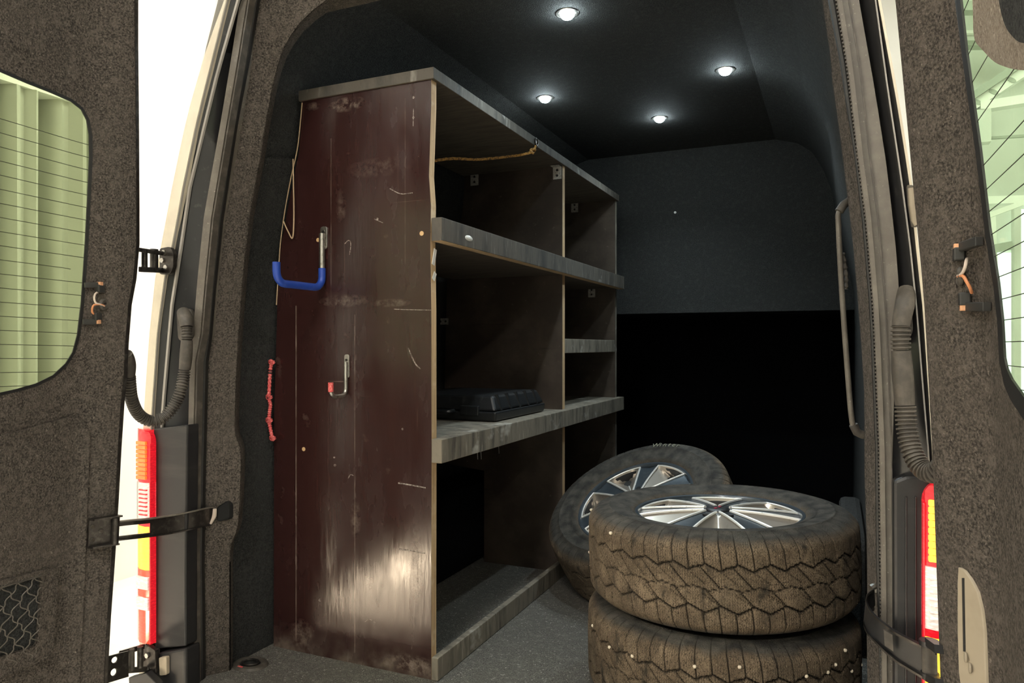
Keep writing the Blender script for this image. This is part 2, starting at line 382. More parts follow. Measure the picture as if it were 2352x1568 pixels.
hallbar('post', (2334, 470), (2334, 1000), .05, YW, 'hall_far', 'pale post standing between two bright far panes', 'post')
hallbar('bracket_plate', (2254, 255), (2254, 330), .13, YW, 'hall_far', 'pale vertical plate hanging below the girder foot', 'plate')
hallbar('lintel', (2278, 572), (2326, 563), .07, YW - .1, 'steelg', 'grey green lintel above the bright far pane', 'lintel', .05)
hallbar('duct', (2150, 20), (2420, 16), .08, YW, 'steelg', 'grey duct high up behind the right door window', 'duct')
hallbar('lamp_strip', (2205, 75), (2242, 75), .028, 8.27, 'steelw', 'short white strip lamp housing high up on the far wall', 'strip', .05)
hallbar('duct', (2150, 104), (2420, 104), .045, YW + .35, 'steelg', 'thin grey green pipe below the high duct', 'pipe')
w1 = struct_root('window_3', at(2307, 760, Y=8.2))
MB().ribbon([at(2284, 580, Y=8.2), at(2284, 1000, Y=8.2)], [at(2327, 580, Y=8.2), at(2327, 1000, Y=8.2)], (0, .03, 0)).build('pane', 'daylit', w1)
MB().ribbon([at(2341, 480, Y=8.2), at(2341, 1000, Y=8.2)], [at(2440, 480, Y=8.2), at(2440, 1000, Y=8.2)], (0, .03, 0)).build('pane', 'daylit', w1)
MB().ribbon([at(2283, 582, Y=8.15), at(2283, 645, Y=8.15)], [at(2290, 582, Y=8.15), at(2287, 645, Y=8.15)], (0, .03, 0)).build('teal_pane', 'teal', w1)

# ------------------------------------------------------------------ the van's load space
CV = -.73                                       # middle of the van
WALL = [(-.02, -1.575), (.5, -1.578), (1.0, -1.570), (1.17, -1.560), (1.48, -1.490), (1.63, -1.470), (1.74, -1.430), (1.82, -1.385), (1.87, -1.32), (1.90, -1.22)]
OUT = [(-.1, -1.745), (.3, -1.745), (.9, -1.715), (1.3, -1.66), (1.7, -1.55), (1.95, -1.46), (2.06, -1.35)]
OUTR = [(-.1, .20), (.3, .20), (.75, .170), (.82, .145), (.96, .130), (1.08, .119), (1.18, .111), (1.33, .092), (1.5, .064), (1.7, .02), (1.95, -.05), (2.06, -.15)]
def mir(x): return 2 * CV - x
def side(name, f, matn):
    Y0, Y1 = 1.56, 4.66
    ins = [(f(x), z) for z, x in WALL]; outs = [(f(x - .05), z + (.05 if i > 7 else 0)) for i, (z, x) in enumerate(WALL)]
    mb = MB(); mb.prism([(x, Y0, z) for x, z in ins] + [(x, Y0, z) for x, z in reversed(outs)], (0, Y1 - Y0, 0))
    return mb.build(name, matn, kind='structure', smooth=True)
def mirw(x): return mir(x) - .035
wl = side('wall_left', lambda x: x, 'felt_in'); wr = side('wall_right', mirw, 'felt_in')
# quads of the concave section: rebuild as strips to keep the surface clean
for o, f in ((wl, lambda x: x), (wr, mirw)):
    mb = MB()
    A = [Vector((f(x), 1.55, z)) for z, x in WALL]; B = [Vector((f(x), 4.66, z)) for z, x in WALL]
    mb.ribbon(A, B, (-.05 if f(0) == 0 else .012, 0, .0))
    me = bpy.data.meshes.new(o.name); me.from_pydata(mb.v, [], mb.f); me.materials.append(MT['felt_in'])
    bm = bmesh.new(); bm.from_mesh(me); bmesh.ops.recalc_face_normals(bm, faces=bm.faces); bm.to_mesh(me); bm.free()
    for p in me.polygons: p.use_smooth = True
    me.set_sharp_from_angle(angle=math.radians(50)); o.data = me
MB().box(-1.64, mir(-1.64), 1.40, 4.7, -.05, 0).build('floor', 'felt_floor', kind='structure')
MB().box(-1.24, mir(-1.24), 1.50, 4.66, 1.9, 1.94).build('ceiling', 'felt_in', kind='structure')
wb = MB().box(-1.62, mir(-1.62), 3.75, 3.79, 1.07, 1.90).build('wall_back', 'felt_in', kind='structure')
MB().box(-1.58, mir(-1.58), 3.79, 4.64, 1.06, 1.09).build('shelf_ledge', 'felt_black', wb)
MB().box(-1.57, mir(-1.57), 4.60, 4.64, 0, 1.06).build('lower_panel', 'felt_black', wb)  # recess surfaces coloured black, its deep shade put into the colour
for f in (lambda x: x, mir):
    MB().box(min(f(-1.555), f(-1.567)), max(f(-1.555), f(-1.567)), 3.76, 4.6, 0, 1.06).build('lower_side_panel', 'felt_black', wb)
MB().box(-1.55, mir(-1.55), 3.76, 4.6, .001, .006).build('lower_floor_shade', 'felt_black', wb)  # black sheet painting the recess's shade onto its floor
sc = at(1551, 488, Y=3.748)
MB().disc(sc, .006, (0, -1, 0), .006).build('screw_head', 'steel', wb)
# outer skin so that no hall light leaks in
sk = MB(); A = [Vector((x, 1.46, z)) for z, x in OUT]; A += [Vector((x, 1.46, z)) for z, x in reversed(OUTR)]
sk.ribbon(A, [p + Vector((0, 3.4, 0)) for p in A], (0, 0, .02)); sk.build('wall_outer_skin', 'paint', kind='structure')
MB().box(-1.70, .20, 4.70, 4.75, -.1, 2.06).build('wall_outer_front', 'paint', kind='structure')
# wheel arches under the lining
for nm, f in (('trim_arch_left', lambda x: x), ('trim_arch_right', mirw)):
    x0, x1 = sorted((f(-1.575), f(-1.37 if f(0) == 0 else -1.50)))
    prof = rounded([(2.34, 0), (2.42, .33), (3.10, .33), (3.18, 0)], [0, .06, .06, 0])
    MB().prism([(x0, y, z) for y, z in prof], (x1 - x0, 0, 0)).build(nm, 'felt_black' if f(0) == 0 else 'felt_in', kind='structure', bevel=.02)
# raised lower lining panel with rounded top corner on the left wall
lp = rounded([(1.562, .0), (1.562, 1.30), (1.59, 1.44), (1.86, 1.475), (3.7, 1.475), (3.7, 0)], [0, .03, .08, .02, 0, 0])
def onwall(y, z, d): return Vector((lerp_tab(WALL, z) + d, y, z))
mapped_plate([(p[0], p[1]) for p in lp], [], onwall, .0, .012, cuts_v=[.5, 1.0, 1.17]).build('lining_panel', 'felt_in', wl, bevel=.003)

# ------------------------------------------------------------------ rear opening: pillars, seals, lining
def line(pts, Y): return [at(x, y, Y=(Y(y) if callable(Y) else Y)) for x, y in pts]
def samp(pts, rows): 
    out = []
    tb = sorted((y, x) for x, y in pts)
    for r in rows:
        if r < tb[0][0]: (a, x), (b, z) = tb[0], tb[1]; out.append((x + (z - x) * (r - a) / (b - a), r))
        elif r > tb[-1][0]: (a, x), (b, z) = tb[-2], tb[-1]; out.append((x + (z - x) * (r - a) / (b - a), r))
        else: out.append((lerp_tab(tb, r), r))
    return out
ROWS = [-110, -50, 0, 60, 120, 180, 240, 300, 360, 430, 500, 570, 640, 700, 766, 830, 900, 960, 1030, 1081, 1150, 1210, 1282, 1360, 1440, 1534, 1620, 1700]
LB = {
 'white': [(550, -110), (515, 0), (478, 100), (448, 199), (428, 271), (398, 413), (371, 557), (356, 640), (343, 766), (330, 950), (326, 1100), (322, 1282), (320, 1534)],
 'beige': [(556, -110), (520, 0), (490, 119), (450, 279), (418, 433), (396, 557), (375, 647), (360, 766), (347, 956), (343, 1100), (340, 1282), (338, 1534)],
 'mid':   [(580, -110), (545, 0), (498, 164), (470, 279), (433, 433), (413, 572), (393, 697), (371, 948), (366, 1100), (362, 1282), (360, 1534)],
 'greyL': [(590, -110), (552, 0), (530, 140), (507, 279), (468, 498), (453, 647), (443, 766), (436, 830), (430, 1081), (425, 1282), (425, 1534)],
 'greyR': [(605, -110), (567, 0), (545, 140), (521, 279), (485, 498), (470, 647), (460, 766), (448, 830), (442, 1081), (440, 1282), (442, 1534)],
 'sealR': [(628, -110), (590, 0), (566, 140), (540, 279), (506, 498), (490, 647), (480, 766), (473, 830), (467, 1081), (463, 1282), (466, 1534)],
}
RB = {
 'feltL': [(1876, -110), (1889, 0), (1909, 133), (1911, 178), (1927, 286), (1945, 434), (1960, 561), (1973, 714), (1978, 780), (1986, 906), (1986, 1081), (1991, 1232), (1993, 1333), (1991, 1458), (1993, 1564)],
 'feltR': [(1890, -110), (1904, 0), (1930, 138), (1947, 255), (1963, 357), (1981, 510), (1996, 689), (2001, 780), (2011, 1031), (2013, 1282), (2021, 1564)],
 'sealR': [(1904, -110), (1922, 0), (1947, 153), (1970, 357), (1990, 510), (2005, 689), (2010, 780), (2020, 1031), (2023, 1282), (2025, 1564)],
 'grey':  [(1955, -110), (1973, 0), (2009, 204), (2037, 383), (2057, 561), (2067, 689), (2060, 780), (2054, 900), (2049, 1081), (2052, 1282), (2054, 1564)],
 'mid':   [(1990, -110), (2011, 0), (2039, 204), (2070, 408), (2090, 561), (2106, 714), (2116, 845), (2134, 1056), (2142, 1232), (2150, 1564)],
 'edge':  [(1997, -110), (2018, 0), (2060, 230), (2090, 418), (2103, 551), (2121, 714), (2134, 906), (2146, 1100), (2156, 1300), (2170, 1564)],
}
RROWS = [-430, -330, -220] + ROWS + [1820, 1960, 2100]
def strip(nm, par, tb, a, Ya, b, Yb, m, th=.03, grow=0.0, rows=None, smooth=True):
    rows = rows or (RROWS if par.name == 'trim_2' else ROWS)
    A = line(samp(tb[a], rows), Ya); B = line(samp(tb[b], rows), Yb)
    return MB().ribbon(A, B, (0, th, 0)).build(nm, m, par, smooth=smooth)
tl = struct_root('trim_1'); tr_ = struct_root('trim_2')
strip('paint_edge', tl, LB, 'white', 1.415, 'beige', 1.405, 'paint_edge', .045)
strip('frame_channel', tl, LB, 'beige', 1.412, 'mid', 1.425, 'black_paint', .05)
strip('frame_wall', tl, LB, 'mid', 1.425, 'greyL', 1.455, 'black_paint', .05)
strip('grey_flange', tl, LB, 'greyL', 1.437, 'greyR', 1.440, 'grey_frame', .06)
LBm = {'a': [(x - 2, y) for x, y in LB['mid']], 'b': [(x + 2.5, y) for x, y in LB['mid']], 'c': [(x - 1, y) for x, y in LB['beige']], 'd': [(x + 2, y) for x, y in LB['beige']]}
strip('seam_line', tl, LBm, 'a', 1.4195, 'b', 1.4195, 'steel_line', .006)
strip('seam_line', tl, LBm, 'c', 1.4055, 'd', 1.4065, 'steel_line', .006)
# ribbed rubber seal: a bead along the opening with fine teeth
def seal(par, tb, a, b, Y, r, n):
    y_a, y_b = (-430, 2100) if par.name == 'trim_2' else (-110, 1700)
    rows = [y_a + i * (y_b - y_a) / n for i in range(n + 1)]
    A = line(samp(tb[a], rows), Y); B = line(samp(tb[b], rows), Y)
    cc = [(p + q) / 2 for p, q in zip(A, B)]; wd = [(p - q).length * .62 for p, q in zip(A, B)]
    MB().tube(cc, lambda i: min(wd[i], .02), 8).build('rubber_seal', 'rubber', par, smooth=True)
    tt = MB()
    for i in range(0, n, 1):
        p = B[i] * .86 + A[i] * .14; q = B[i + 1] * .86 + A[i + 1] * .14; q = p + (q - p) * .5
        tt.bar(p + Vector((0, -.012, 0)), q + Vector((0, -.012, 0)), .004, .005, (0, 1, 0))
    tt.build('seal_teeth', 'rubber_dusty', par, kind='stuff')
seal(tl, LB, 'greyR', 'sealR', 1.465, .01, 150)
LBs = {'a': [(x + 3, y) for x, y in LB['greyR']], 'b': [(x + 6, y) for x, y in LB['greyR']]}
strip('seal_lip', tl, LBs, 'a', 1.437, 'b', 1.437, 'rubber_dusty', .02)
# felt lining of the left pillar with its turned-in edge, stepped recess and rounded upper corner
feltR = [(760, -8), (720, 22), (690, 50), (668, 80), (650, 112), (637, 150), (625, 200), (612, 270), (600, 345), (586, 420), (572, 498), (560, 600), (549, 740), (542, 850), (538, 975), (540, 1000), (551, 1028), (553, 1060), (550, 1150), (546, 1205), (541, 1225), (529, 1250), (527, 1290), (527, 1400), (527, 1534), (527, 1700)]
feltL = samp(LB['sealR'], [y for x, y in feltR])
feltL[0] = (600, -60); feltL[1] = (596, -30)
Af = line(feltL, 1.478); Bf = line(feltR, 1.535)
mf = lambda p: Vector((-1.413 - p.x, p.y, p.z))
hA = [at(700, -160, Y=1.478)]; hB = [at(900, -62, Y=1.535)]          # across the header and down the far corner
hA = [mf(p) for p in reversed(Af[:6])] + [mf(hA[0])] + hA; hB = [mf(p) for p in reversed(Bf[:6])] + [mf(hB[0])] + hB
Af = hA + Af; Bf = hB + Bf
MB().ribbon(Af, Bf, (0, .004, 0)).build('felt_lining', 'felt', tl, smooth=True)
ret = [p + Vector(((-.036 if p.x < -.7 else .036), .050, 0)) for p in Bf]
MB().ribbon(Bf, ret, (.0, .004, 0)).build('felt_return', 'felt', tl, smooth=True)
# black plate painting the dark inside of the strap's slot in the left lining
slo = rounded([(497, 1166), (522, 1149), (527, 1158), (526, 1193), (499, 1198)], 6)
MB().prism([at(x, y, Y=1.512 if x > 512 else 1.496) for x, y in slo], (0, .02, 0)).build('slot_shade', mat('slot_black', (.003, .003, .003), .9), tl)
# lower black panels beside the lamps
lampL = [(352, 984), (430, 975), (426, 1290), (426, 1484), (356, 1490)]
MB().prism([at(x, y, Y=1.405) for x, y in lampL], (0, .04, 0)).build('lamp_surround', 'plastic', tl, bevel=.004)
MB().prism([at(x, y, Y=1.400) for x, y in [(362, 1500), (426, 1488), (426, 1720), (330, 1720), (330, 1600)]], (0, .05, 0)).build('bumper_corner', 'plastic', tl, bevel=.006)
# right side
FY = lambda y: 1.535
strip('felt_lining', tr_, RB, 'feltL', 1.535, 'feltR', 1.478, 'felt', .02)
Ar = line(samp(RB['feltL'], RROWS), 1.535)
MB().ribbon(Ar, [p + Vector((.085, .07, 0)) for p in Ar], (0, .012, 0)).build('felt_return', 'felt', tr_, smooth=True)
seal(tr_, RB, 'feltR', 'sealR', 1.455, .008, 290)
RBs = {'a': [(x + 2, y) for x, y in RB['sealR']], 'b': [(x + 12, y) for x, y in RB['sealR']], 'c': [(x + 26, y) for x, y in RB['sealR']], 'd': [(x + 29, y) for x, y in RB['sealR']]}
strip('grey_flange', tr_, RB, 'sealR', 1.440, 'grey', 1.437, 'grey_frame', .05)
strip('flange_bead', tr_, RBs, 'a', 1.434, 'b', 1.432, 'grey_frame', .02)
strip('flange_bead', tr_, RBs, 'c', 1.434, 'd', 1.434, 'rubber_dusty', .02)
strip('frame_wall', tr_, RB, 'grey', 1.452, 'mid', 1.425, 'black_paint', .05)
strip('frame_channel', tr_, RB, 'mid', 1.425, 'edge', 1.412, 'black_paint', .05)
RBm = {'a': [(x - 1.5, y) for x, y in RB['mid']], 'b': [(x + 2, y) for x, y in RB['mid']], 'c': [(x - 1, y) for x, y in RB['edge']], 'd': [(x + 5, y) for x, y in RB['edge']]}
strip('seam_line', tr_, RBm, 'a', 1.4185, 'b', 1.4185, 'steel_line', .006)
strip('paint_edge', tr_, RBm, 'c', 1.409, 'd', 1.409, 'paint_edge', .04)
lampR = [(2051, 1104), (2080, 1092), (2135, 1090), (2160, 1110), (2160, 2100), (2054, 2100)]
MB().prism([at(x, y, Y=1.405) for x, y in lampR], (0, .035, 0)).build('lamp_surround', 'plastic', tr_, bevel=.006)
for a_, b_ in ((2079, 2084), (2101, 2106)):
    MB().ribbon(line([(a_, 1140), (a_ - 1, 2000)], 1.401), line([(b_, 1140), (b_ - 1, 2000)], 1.401), (0, .01, 0)).build('surround_ridge', 'plastic', tr_, bevel=.002)
# header over the opening, above the frame of the photo
MB().box(-1.42, mir(-1.42), 1.41, 1.56, 1.90, 2.05).build('trim_3', 'felt', kind='structure')

MB().box(-1.30, -.16, 1.548, 1.60, 1.80, 1.90).build('trim_6', 'felt', kind='structure')

# ------------------------------------------------------------------ rear doors, swung open
HL = [(-.2, -1.635), (.065, -1.618), (.5, -1.583), (1.0, -1.537), (1.74, -1.514), (2.0, -1.50)]
HR = [(-.2, .150), (.38, .140), (.74, .129), (.97, .118), (1.4, .082), (2.0, .03)]
def sm(t): t = max(0, min(1, t)); return t * t * (3 - 2 * t)
def XL(Y, z): return lerp_tab(HL, z) - .04 * sm((1.222 - Y) / .10) + .035 * max(0, 1.12 - Y)
def XR(Y, z): return lerp_tab(HR, z) + .062 * sm((1.252 - Y) / .12) + .02 * max(0, 1.12 - Y)
def onL(px, py, d=0):
    X = -1.56
    for _ in range(12): p = at(px, py, X=X); X = XL(p.y, p.z) + d
    return p
def onR(px, py, d=0):
    Y = 1.2                                     # march along the ray to the door's inner face
    lo, hi = .3, 1.4
    for _ in range(40):
        mid_ = (lo + hi) / 2; p = at(px, py, Y=mid_)
        if p.x > XR(p.y, p.z) + d: hi = mid_
        else: lo = mid_
    return at(px, py, Y=(lo + hi) / 2)
def TH(y): return .007 + .055 * sm((y - 1.135) / .10)      # the door thins toward its window
fL = lambda y, z, d: Vector((XL(y, z) - d, y, z))
fR = lambda y, z, d: Vector((XR(y, z) + d, y, z))
gL = lambda y, z, k: fL(y, z, k * TH(y))
gR = lambda y, z, k: fR(y, z, k * TH(y))
CU = [1.20, 1.18, 1.16, 1.14, 1.12, .95, .8]; CVz = [.065, .3, .5, .75, 1.0, 1.2, 1.4, 1.6]
d1 = struct_root('door_1', (-1.56, 1.2, .03)); d2 = struct_root('door_2', (.13, 1.24, .03))
def yz(p): return (p.y, p.z)
# hinge-side edges read from the photo
edgeL = [yz(onL(x, y)) for x, y in ((315, -60), (315, 100), (317, 300), (318, 480), (318, 560), (311, 640), (300, 700), (293, 790), (290, 860), (283, 930), (277, 1020), (270, 1150), (262, 1280), (252, 1420), (246, 1530), (244, 1600))]
outL = [(.42, 1.80)] + [(edgeL[0][0], 1.80)] + edgeL + [(edgeL[-1][0], .03), (.42, .03)]
winL_v = [yz(onL(x, y)) for x, y in ((0, 158), (60, 184), (120, 208), (165, 228), (190, 248), (205, 275), (211, 310), (212, 360), (208, 450), (202, 560), (192, 700), (183, 770), (172, 810), (155, 838), (125, 866), (85, 886), (40, 899), (0, 908))]
yfar = .58
winL = winL_v + [(yfar + .08, winL_v[-1][1] - .035), (yfar, winL_v[-1][1] + .05), (yfar, winL_v[0][1] + .02), (yfar + .06, winL_v[0][1] + .075)]
winL = [tuple(p) for p in rounded(winL, [0] * len(winL_v) + [.05, .07, .07, .05])]
mapped_plate(outL, [winL], gL, 0, .35, CU, CVz).build('lining', 'felt', d1, smooth=True)
def inset(poly, k):
    c = Vector((sum(p[0] for p in poly) / len(poly), sum(p[1] for p in poly) / len(poly))); out = []
    n = len(poly)
    for i in range(n):
        a = Vector(poly[i - 1]); b = Vector(poly[(i + 1) % n]); t = (b - a).normalized(); nn = Vector((t.y, -t.x))
        p = Vector(poly[i]); nn = nn if nn.dot(c - p) > 0 else -nn; out.append(tuple(p + nn * k))
    return out
mapped_plate(inset(winL, -.0005), [inset(winL, .006)], fL, -.0008, .002, CU, CVz).build('window_seal', 'rubber', d1)
mapped_plate(inset(winL, -.0002), [], fL, .0022, .0042, CU, CVz).build('window_pane', 'glass', d1)
mapped_plate(outL, [winL], gL, .36, 1.0, CU, CVz).build('door_skin', 'paint', d1)
mapped_plate([(edgeL[i][0] + .002, edgeL[i][1]) for i in range(len(edgeL))] + [(edgeL[i][0] - .006, edgeL[i][1]) for i in range(len(edgeL) - 1, -1, -1)], [], fL, -.0015, .062, [], []).build('edge_strip', 'steel_dark', d1)
# heater lines of the left pane
zt = [onL(198, y).z for y in (331, 360, 389, 418, 447, 476)]
zl = [onL(195, y).z for y in range(331, 900, 29)]
for z in zl:
    ys_ = [i * .02 + .60 for i in range(26)]
    yin = max([p[0] for p in winL if abs(p[1] - z) < .06] or [1.1]) - .002
    path = [fL(y, z + .02 * (1.15 - y), .001) for y in ys_ if y < yin] + [fL(yin, z + .0, .001)]
    MB().tube(path, .0008, 5).build('heater_wire', 'heater', d1)
def clip_set(door, on, pts, dout):
    """two contact clips with copper tips, curved leads and a grommet on the door lining"""
    for (x0, y0, x1, y1, tipx, tipy, bx, by) in pts['clips']:
        a = on(x0, y0, 0); b = on(x1, y1, 0); off = Vector((dout, 0, 0))
        MB().bar(a + off * .006, b + off * .006, .012, .010, (1, 0, 0)).build('contact_clip', 'wire_g', door, bevel=.001)
        c = on(tipx, tipy, 0); MB().bar(c + off * .007 + Vector((0, -.004, 0)), c + off * .007 + Vector((0, .005, 0)), .011, .013, (1, 0, 0)).build('contact_tip', 'copper', door, bevel=.001)
        q = on(bx, by, 0); MB().bar(q + off * .006 + Vector((0, 0, -.009)), q + off * .006 + Vector((0, 0, .009)), .016, .014, (1, 0, 0)).build('connector_block', 'wire_g', door, bevel=.002)
    for nm, w in (('wire_w', pts['w1']), ('wire_o', pts['w2'])):
        path = spline([on(x, y, 0) + Vector((dout * (.006 + .010 * math.sin(math.pi * i / (len(w) - 1))), 0, 0)) for i, (x, y) in enumerate(w)], 6)
        MB().tube(path, .0022, 8).build('lead_wire', nm, door, smooth=True)
    g_ = on(*pts['g'], 0)
    MB().lathe([(.004, 0), (.004, .005), (.010, .006), (.014, .003), (.014, 0)], 20, Matrix.Translation(g_) @ Matrix.Rotation(math.pi / 2 * dout, 4, 'Y')).build('grommet', 'rubber_dusty', door, smooth=True)
clip_set(d1, onL, {'clips': [(190, 655, 220, 654, 224, 653, 226, 663), (186, 739, 216, 739, 219, 738, 219, 727)],
                   'w1': [(222, 670), (211, 675), (206, 686), (210, 696), (222, 699), (236, 703)], 'w2': [(214, 722), (204, 717), (202, 706), (207, 700), (222, 699), (236, 703)], 'g': (239, 699)}, 1)
# embossed lower panel, pocket with net on the left door
pan = rounded([yz(onL(x, y)) for x, y in ((-40, 1012), (175, 952), (203, 985), (190, 1340), (178, 1568), (177, 1590), (-60, 1640))], [0, .05, .05, .05, 0, 0, 0])
pk_out = [yz(onL(x, y)) for x, y in ((-30, 1337), (100, 1305), (127, 1302), (122, 1400), (113, 1505), (-30, 1566))]
pk_in = rounded([yz(onL(x, y)) for x, y in ((-22, 1346), (88, 1322), (84, 1400), (78, 1480), (-22, 1512))], .012)
mapped_plate([tuple(p) for p in pan], [[tuple(p) for p in pk_in]], fL, -.007, .0, CU, CVz).build('lower_panel', 'felt', d1, bevel=.003)
mapped_plate([tuple(p) for p in rounded(pk_out, .02)], [[tuple(p) for p in pk_in]], fL, -.013, -.007, CU, CVz).build('pocket_frame', 'felt', d1, bevel=.003)
mapped_plate([tuple(p) for p in pk_in], [], fL, .003, -.0035, CU, CVz).build('pocket_floor', 'felt_in', d1)
y0, y1 = min(p[0] for p in pk_in), max(p[0] for p in pk_in); z0, z1 = min(p[1] for p in pk_in), max(p[1] for p in pk_in)
cell = .031
def clipin(y, z): return y0 - .01 < y < y1 + .004 and z0 - .03 < z < z1 + .004
for sgn in (1, -1):
    for k in range(-12, 26):
        pts_ = []
        for i in range(60):
            t = i / 59 * (z1 - z0 + .04) + z0 - .03
            y = y0 + k * cell * 1.15 + sgn * (t - z0) * .8 + .004 * math.sin(t * 240)
            if clipin(y, t): pts_.append(fL(y, t, -.012))
        if len(pts_) > 4: MB().tube(pts_, .0013, 5).build('net_cord', 'grey_frame', d1, smooth=True)
MB().tube([fL(y0 + i * (y1 - y0) / 10, z1 - .004 - .0 * i, -.013) for i in range(11)], .0022, 6).build('net_hem', 'rubber_dusty', d1, smooth=True)

# right door
edgeR = [(2057, -60), (2060, 0), (2072, 153), (2085, 306), (2098, 434), (2106, 536), (2126, 714), (2129, 780), (2142, 931), (2147, 1081), (2152, 1232), (2159, 1333), (2167, 1564), (2170, 1640)]
edgeR = [(1.25, at(x, y, Y=1.25).z) for x, y in edgeR]
outR = [(.46, 1.80), (1.25, 1.80)] + [e for e in edgeR] + [(1.25, .03), (.46, .03)]
winR_v = [yz(onR(x, y)) for x, y in ((2192, -40), (2195, 0), (2213, 143), (2243, 357), (2264, 536), (2284, 663), (2292, 740), (2297, 830), (2307, 881), (2322, 916), (2352, 962))]
zb = winR_v[-1][1]
winR = [(.60, 1.62), (winR_v[0][0] - .06, 1.62), (winR_v[0][0], 1.55)] + winR_v + [(winR_v[-1][0] - .08, zb - .03), (.60, zb - .03)]
winR = [tuple(p) for p in rounded(winR, [.07, 0.05, 0.05] + [0] * len(winR_v) + [.05, .07])]
CU2 = [1.24, 1.22, 1.20, 1.18, 1.16, 1.14, 1.12, .95, .8]
mapped_plate(outR, [winR], gR, 0, .35, CU2, CVz).build('lining', 'felt', d2, smooth=True)
mapped_plate(inset(winR, -.0005), [inset(winR, .026)], fR, -.0008, .002, CU2, CVz).build('window_seal', 'rubber', d2)
mapped_plate(inset(winR, -.0002), [], fR, .0022, .0042, CU2, CVz).build('window_pane', 'glass2', d2)
mapped_plate(outR, [winR], gR, .36, 1.0, CU2, CVz).build('door_skin', 'paint', d2)
for py, px in ((45, 2203), (140, 2215), (200, 2225), (290, 2235), (387, 2250), (440, 2258), (490, 2264), (541, 2271), (589, 2281), (638, 2286), (689, 2290), (736, 2296), (785, 2298), (838, 2300), (888, 2310)):
    p = onR(px, py)
    MB().tube([fR(y, p.z, .0012) for y in (p.y, p.y - .03, p.y - .06, p.y - .1, .9, .8, .7, .62) if y > .6], .0006, 5).build('heater_wire', 'heater', d2)
clip_set(d2, onR, {'clips': [(2262, 553, 2222, 566, 2216, 568, 2214, 583), (2280, 704, 2238, 704, 2231, 704, 2227, 686)],
                   'w1': [(2233, 594), (2243, 599), (2248, 611), (2243, 623), (2230, 630), (2212, 633)], 'w2': [(2244, 672), (2252, 661), (2252, 647), (2244, 634), (2230, 632), (2212, 634)], 'g': (2209, 635)}, -1)
# cream pull recess low on the right door
MT['cream'] = mat('cream_plastic', (.34, .29, .215), .4, layers=[(iso(14), 4, .5, .8, (.27, .225, .165))])
hr = [yz(onR(x, y)) for x, y in ((2208, 1302), (2221, 1310), (2236, 1330), (2252, 1360), (2262, 1400), (2268, 1450), (2272, 1568), (2272, 1640), (2232, 1640), (2214, 1580), (2209, 1545), (2206, 1450), (2206, 1340))]
hp = mapped_plate(hr, [], fR, -.004, .006, CU2, CVz).build('pull_recess', 'cream', d2, smooth=True, bevel=.002)
sl = [yz(onR(x, y)) for x, y in ((2219.5, 1328), (2223, 1328), (2226, 1497), (2222.5, 1497))]
mapped_plate(sl, [], fR, -.0055, -.003, [], []).build('recess_slot', 'rubber', d2)
for px, py in ((2228, 1510), (2238, 1535)):
    MB().disc(onR(px, py) + Vector((-.004, 0, 0)), .007, (-1, 0, .0), .003).build('recess_clip', 'cream', d2, bevel=.001)
# felt pad turned over the top of the right window
MT['felt_lit'] = felt('felt_lit', (.22, .185, .15), (.42, .36, .30), (.5, .43, .36))  # lighter felt: the strong light on the pad is put into its colour
pd = rounded([(1.015, 1.62), (1.022, 1.31), (1.040, 1.272), (.95, 1.211), (.86, 1.170), (.60, 1.09), (.60, 1.62)], [0, .03, .03, .03, .05, 0, 0], 7)
ph = rounded([(.925, 1.62), (.893, 1.27), (.880, 1.225), (.83, 1.185), (.66, 1.14), (.66, 1.62)], [0, .03, .03, .03, 0, 0], 7)
mapped_plate([tuple(p) for p in pd], [], fR, -.006, .012, [1.0, .95, .8], []).build('window_pad', 'felt_lit', d2, bevel=.004)
mapped_plate([tuple(p) for p in ph], [], fR, -.010, -.004, [.95, .8], []).build('pad_hole_shade', 'felt_in', d2, bevel=.003)  # dark plate standing in for the shaded hole in the pad

# ------------------------------------------------------------------ hinges and straps
h1 = MB().prism([at(x, y, Y=1.398) for x, y in rounded([(366, 570), (390, 566), (398, 580), (398, 612), (390, 630), (366, 630)], 6)], (0, .012, 0)).build('hinge', 'steel_dark', d1, bevel=.001)
MB().ribbon(line([(318, 568), (318, 578)], 1.23), line([(368, 576), (368, 586)], 1.39), (0, .01, 0)).build('upper_arm', 'steel_dark', h1, bevel=.001)
MB().ribbon(line([(318, 612), (318, 624)], 1.23), line([(368, 614), (368, 626)], 1.39), (0, .01, 0)).build('lower_arm', 'steel_dark', h1, bevel=.001)
MB().tube([at(354, 572, Y=1.34), at(354, 622, Y=1.34)], .010, 12).build('pin', 'steel_dark', h1, smooth=True)
MB().tube([at(332, 574, Y=1.27), at(332, 620, Y=1.27)], .007, 12).build('pin', 'steel_dark', h1, smooth=True)
for x, y in ((379, 580), (375, 598), (383, 614)):
    MB().disc(at(x, y, Y=1.398), .007, (0, -1, 0), .006, 6).build('bolt', 'steel', h1)
def plane_plate_with_holes(q, holes, th, nm, par, m):
    o, eu, ev = q[0], q[1] - q[0], q[3] - q[0]
    fn = lambda u, v, d: o + eu * u + ev * v + Vector((d, d * .3, 0))
    hs = [[(hx + rx * math.cos(a * math.pi / 8), hy + ry * math.sin(a * math.pi / 8)) for a in range(16)] for hx, hy, rx, ry in holes]
    return mapped_plate([(0, 0), (1, 0), (1, 1), (0, 1)], hs, fn, 0, th, [], []).build(nm, m, par)
h2 = plane_plate_with_holes([at(244, 1507, Y=1.22), at(292, 1494, Y=1.28), at(292, 1552, Y=1.28), at(244, 1568, Y=1.22)],
                       [(.34, .20, .17, .12), (.30, .66, .17, .14)], .004, 'hinge', d1, 'steel_dark')
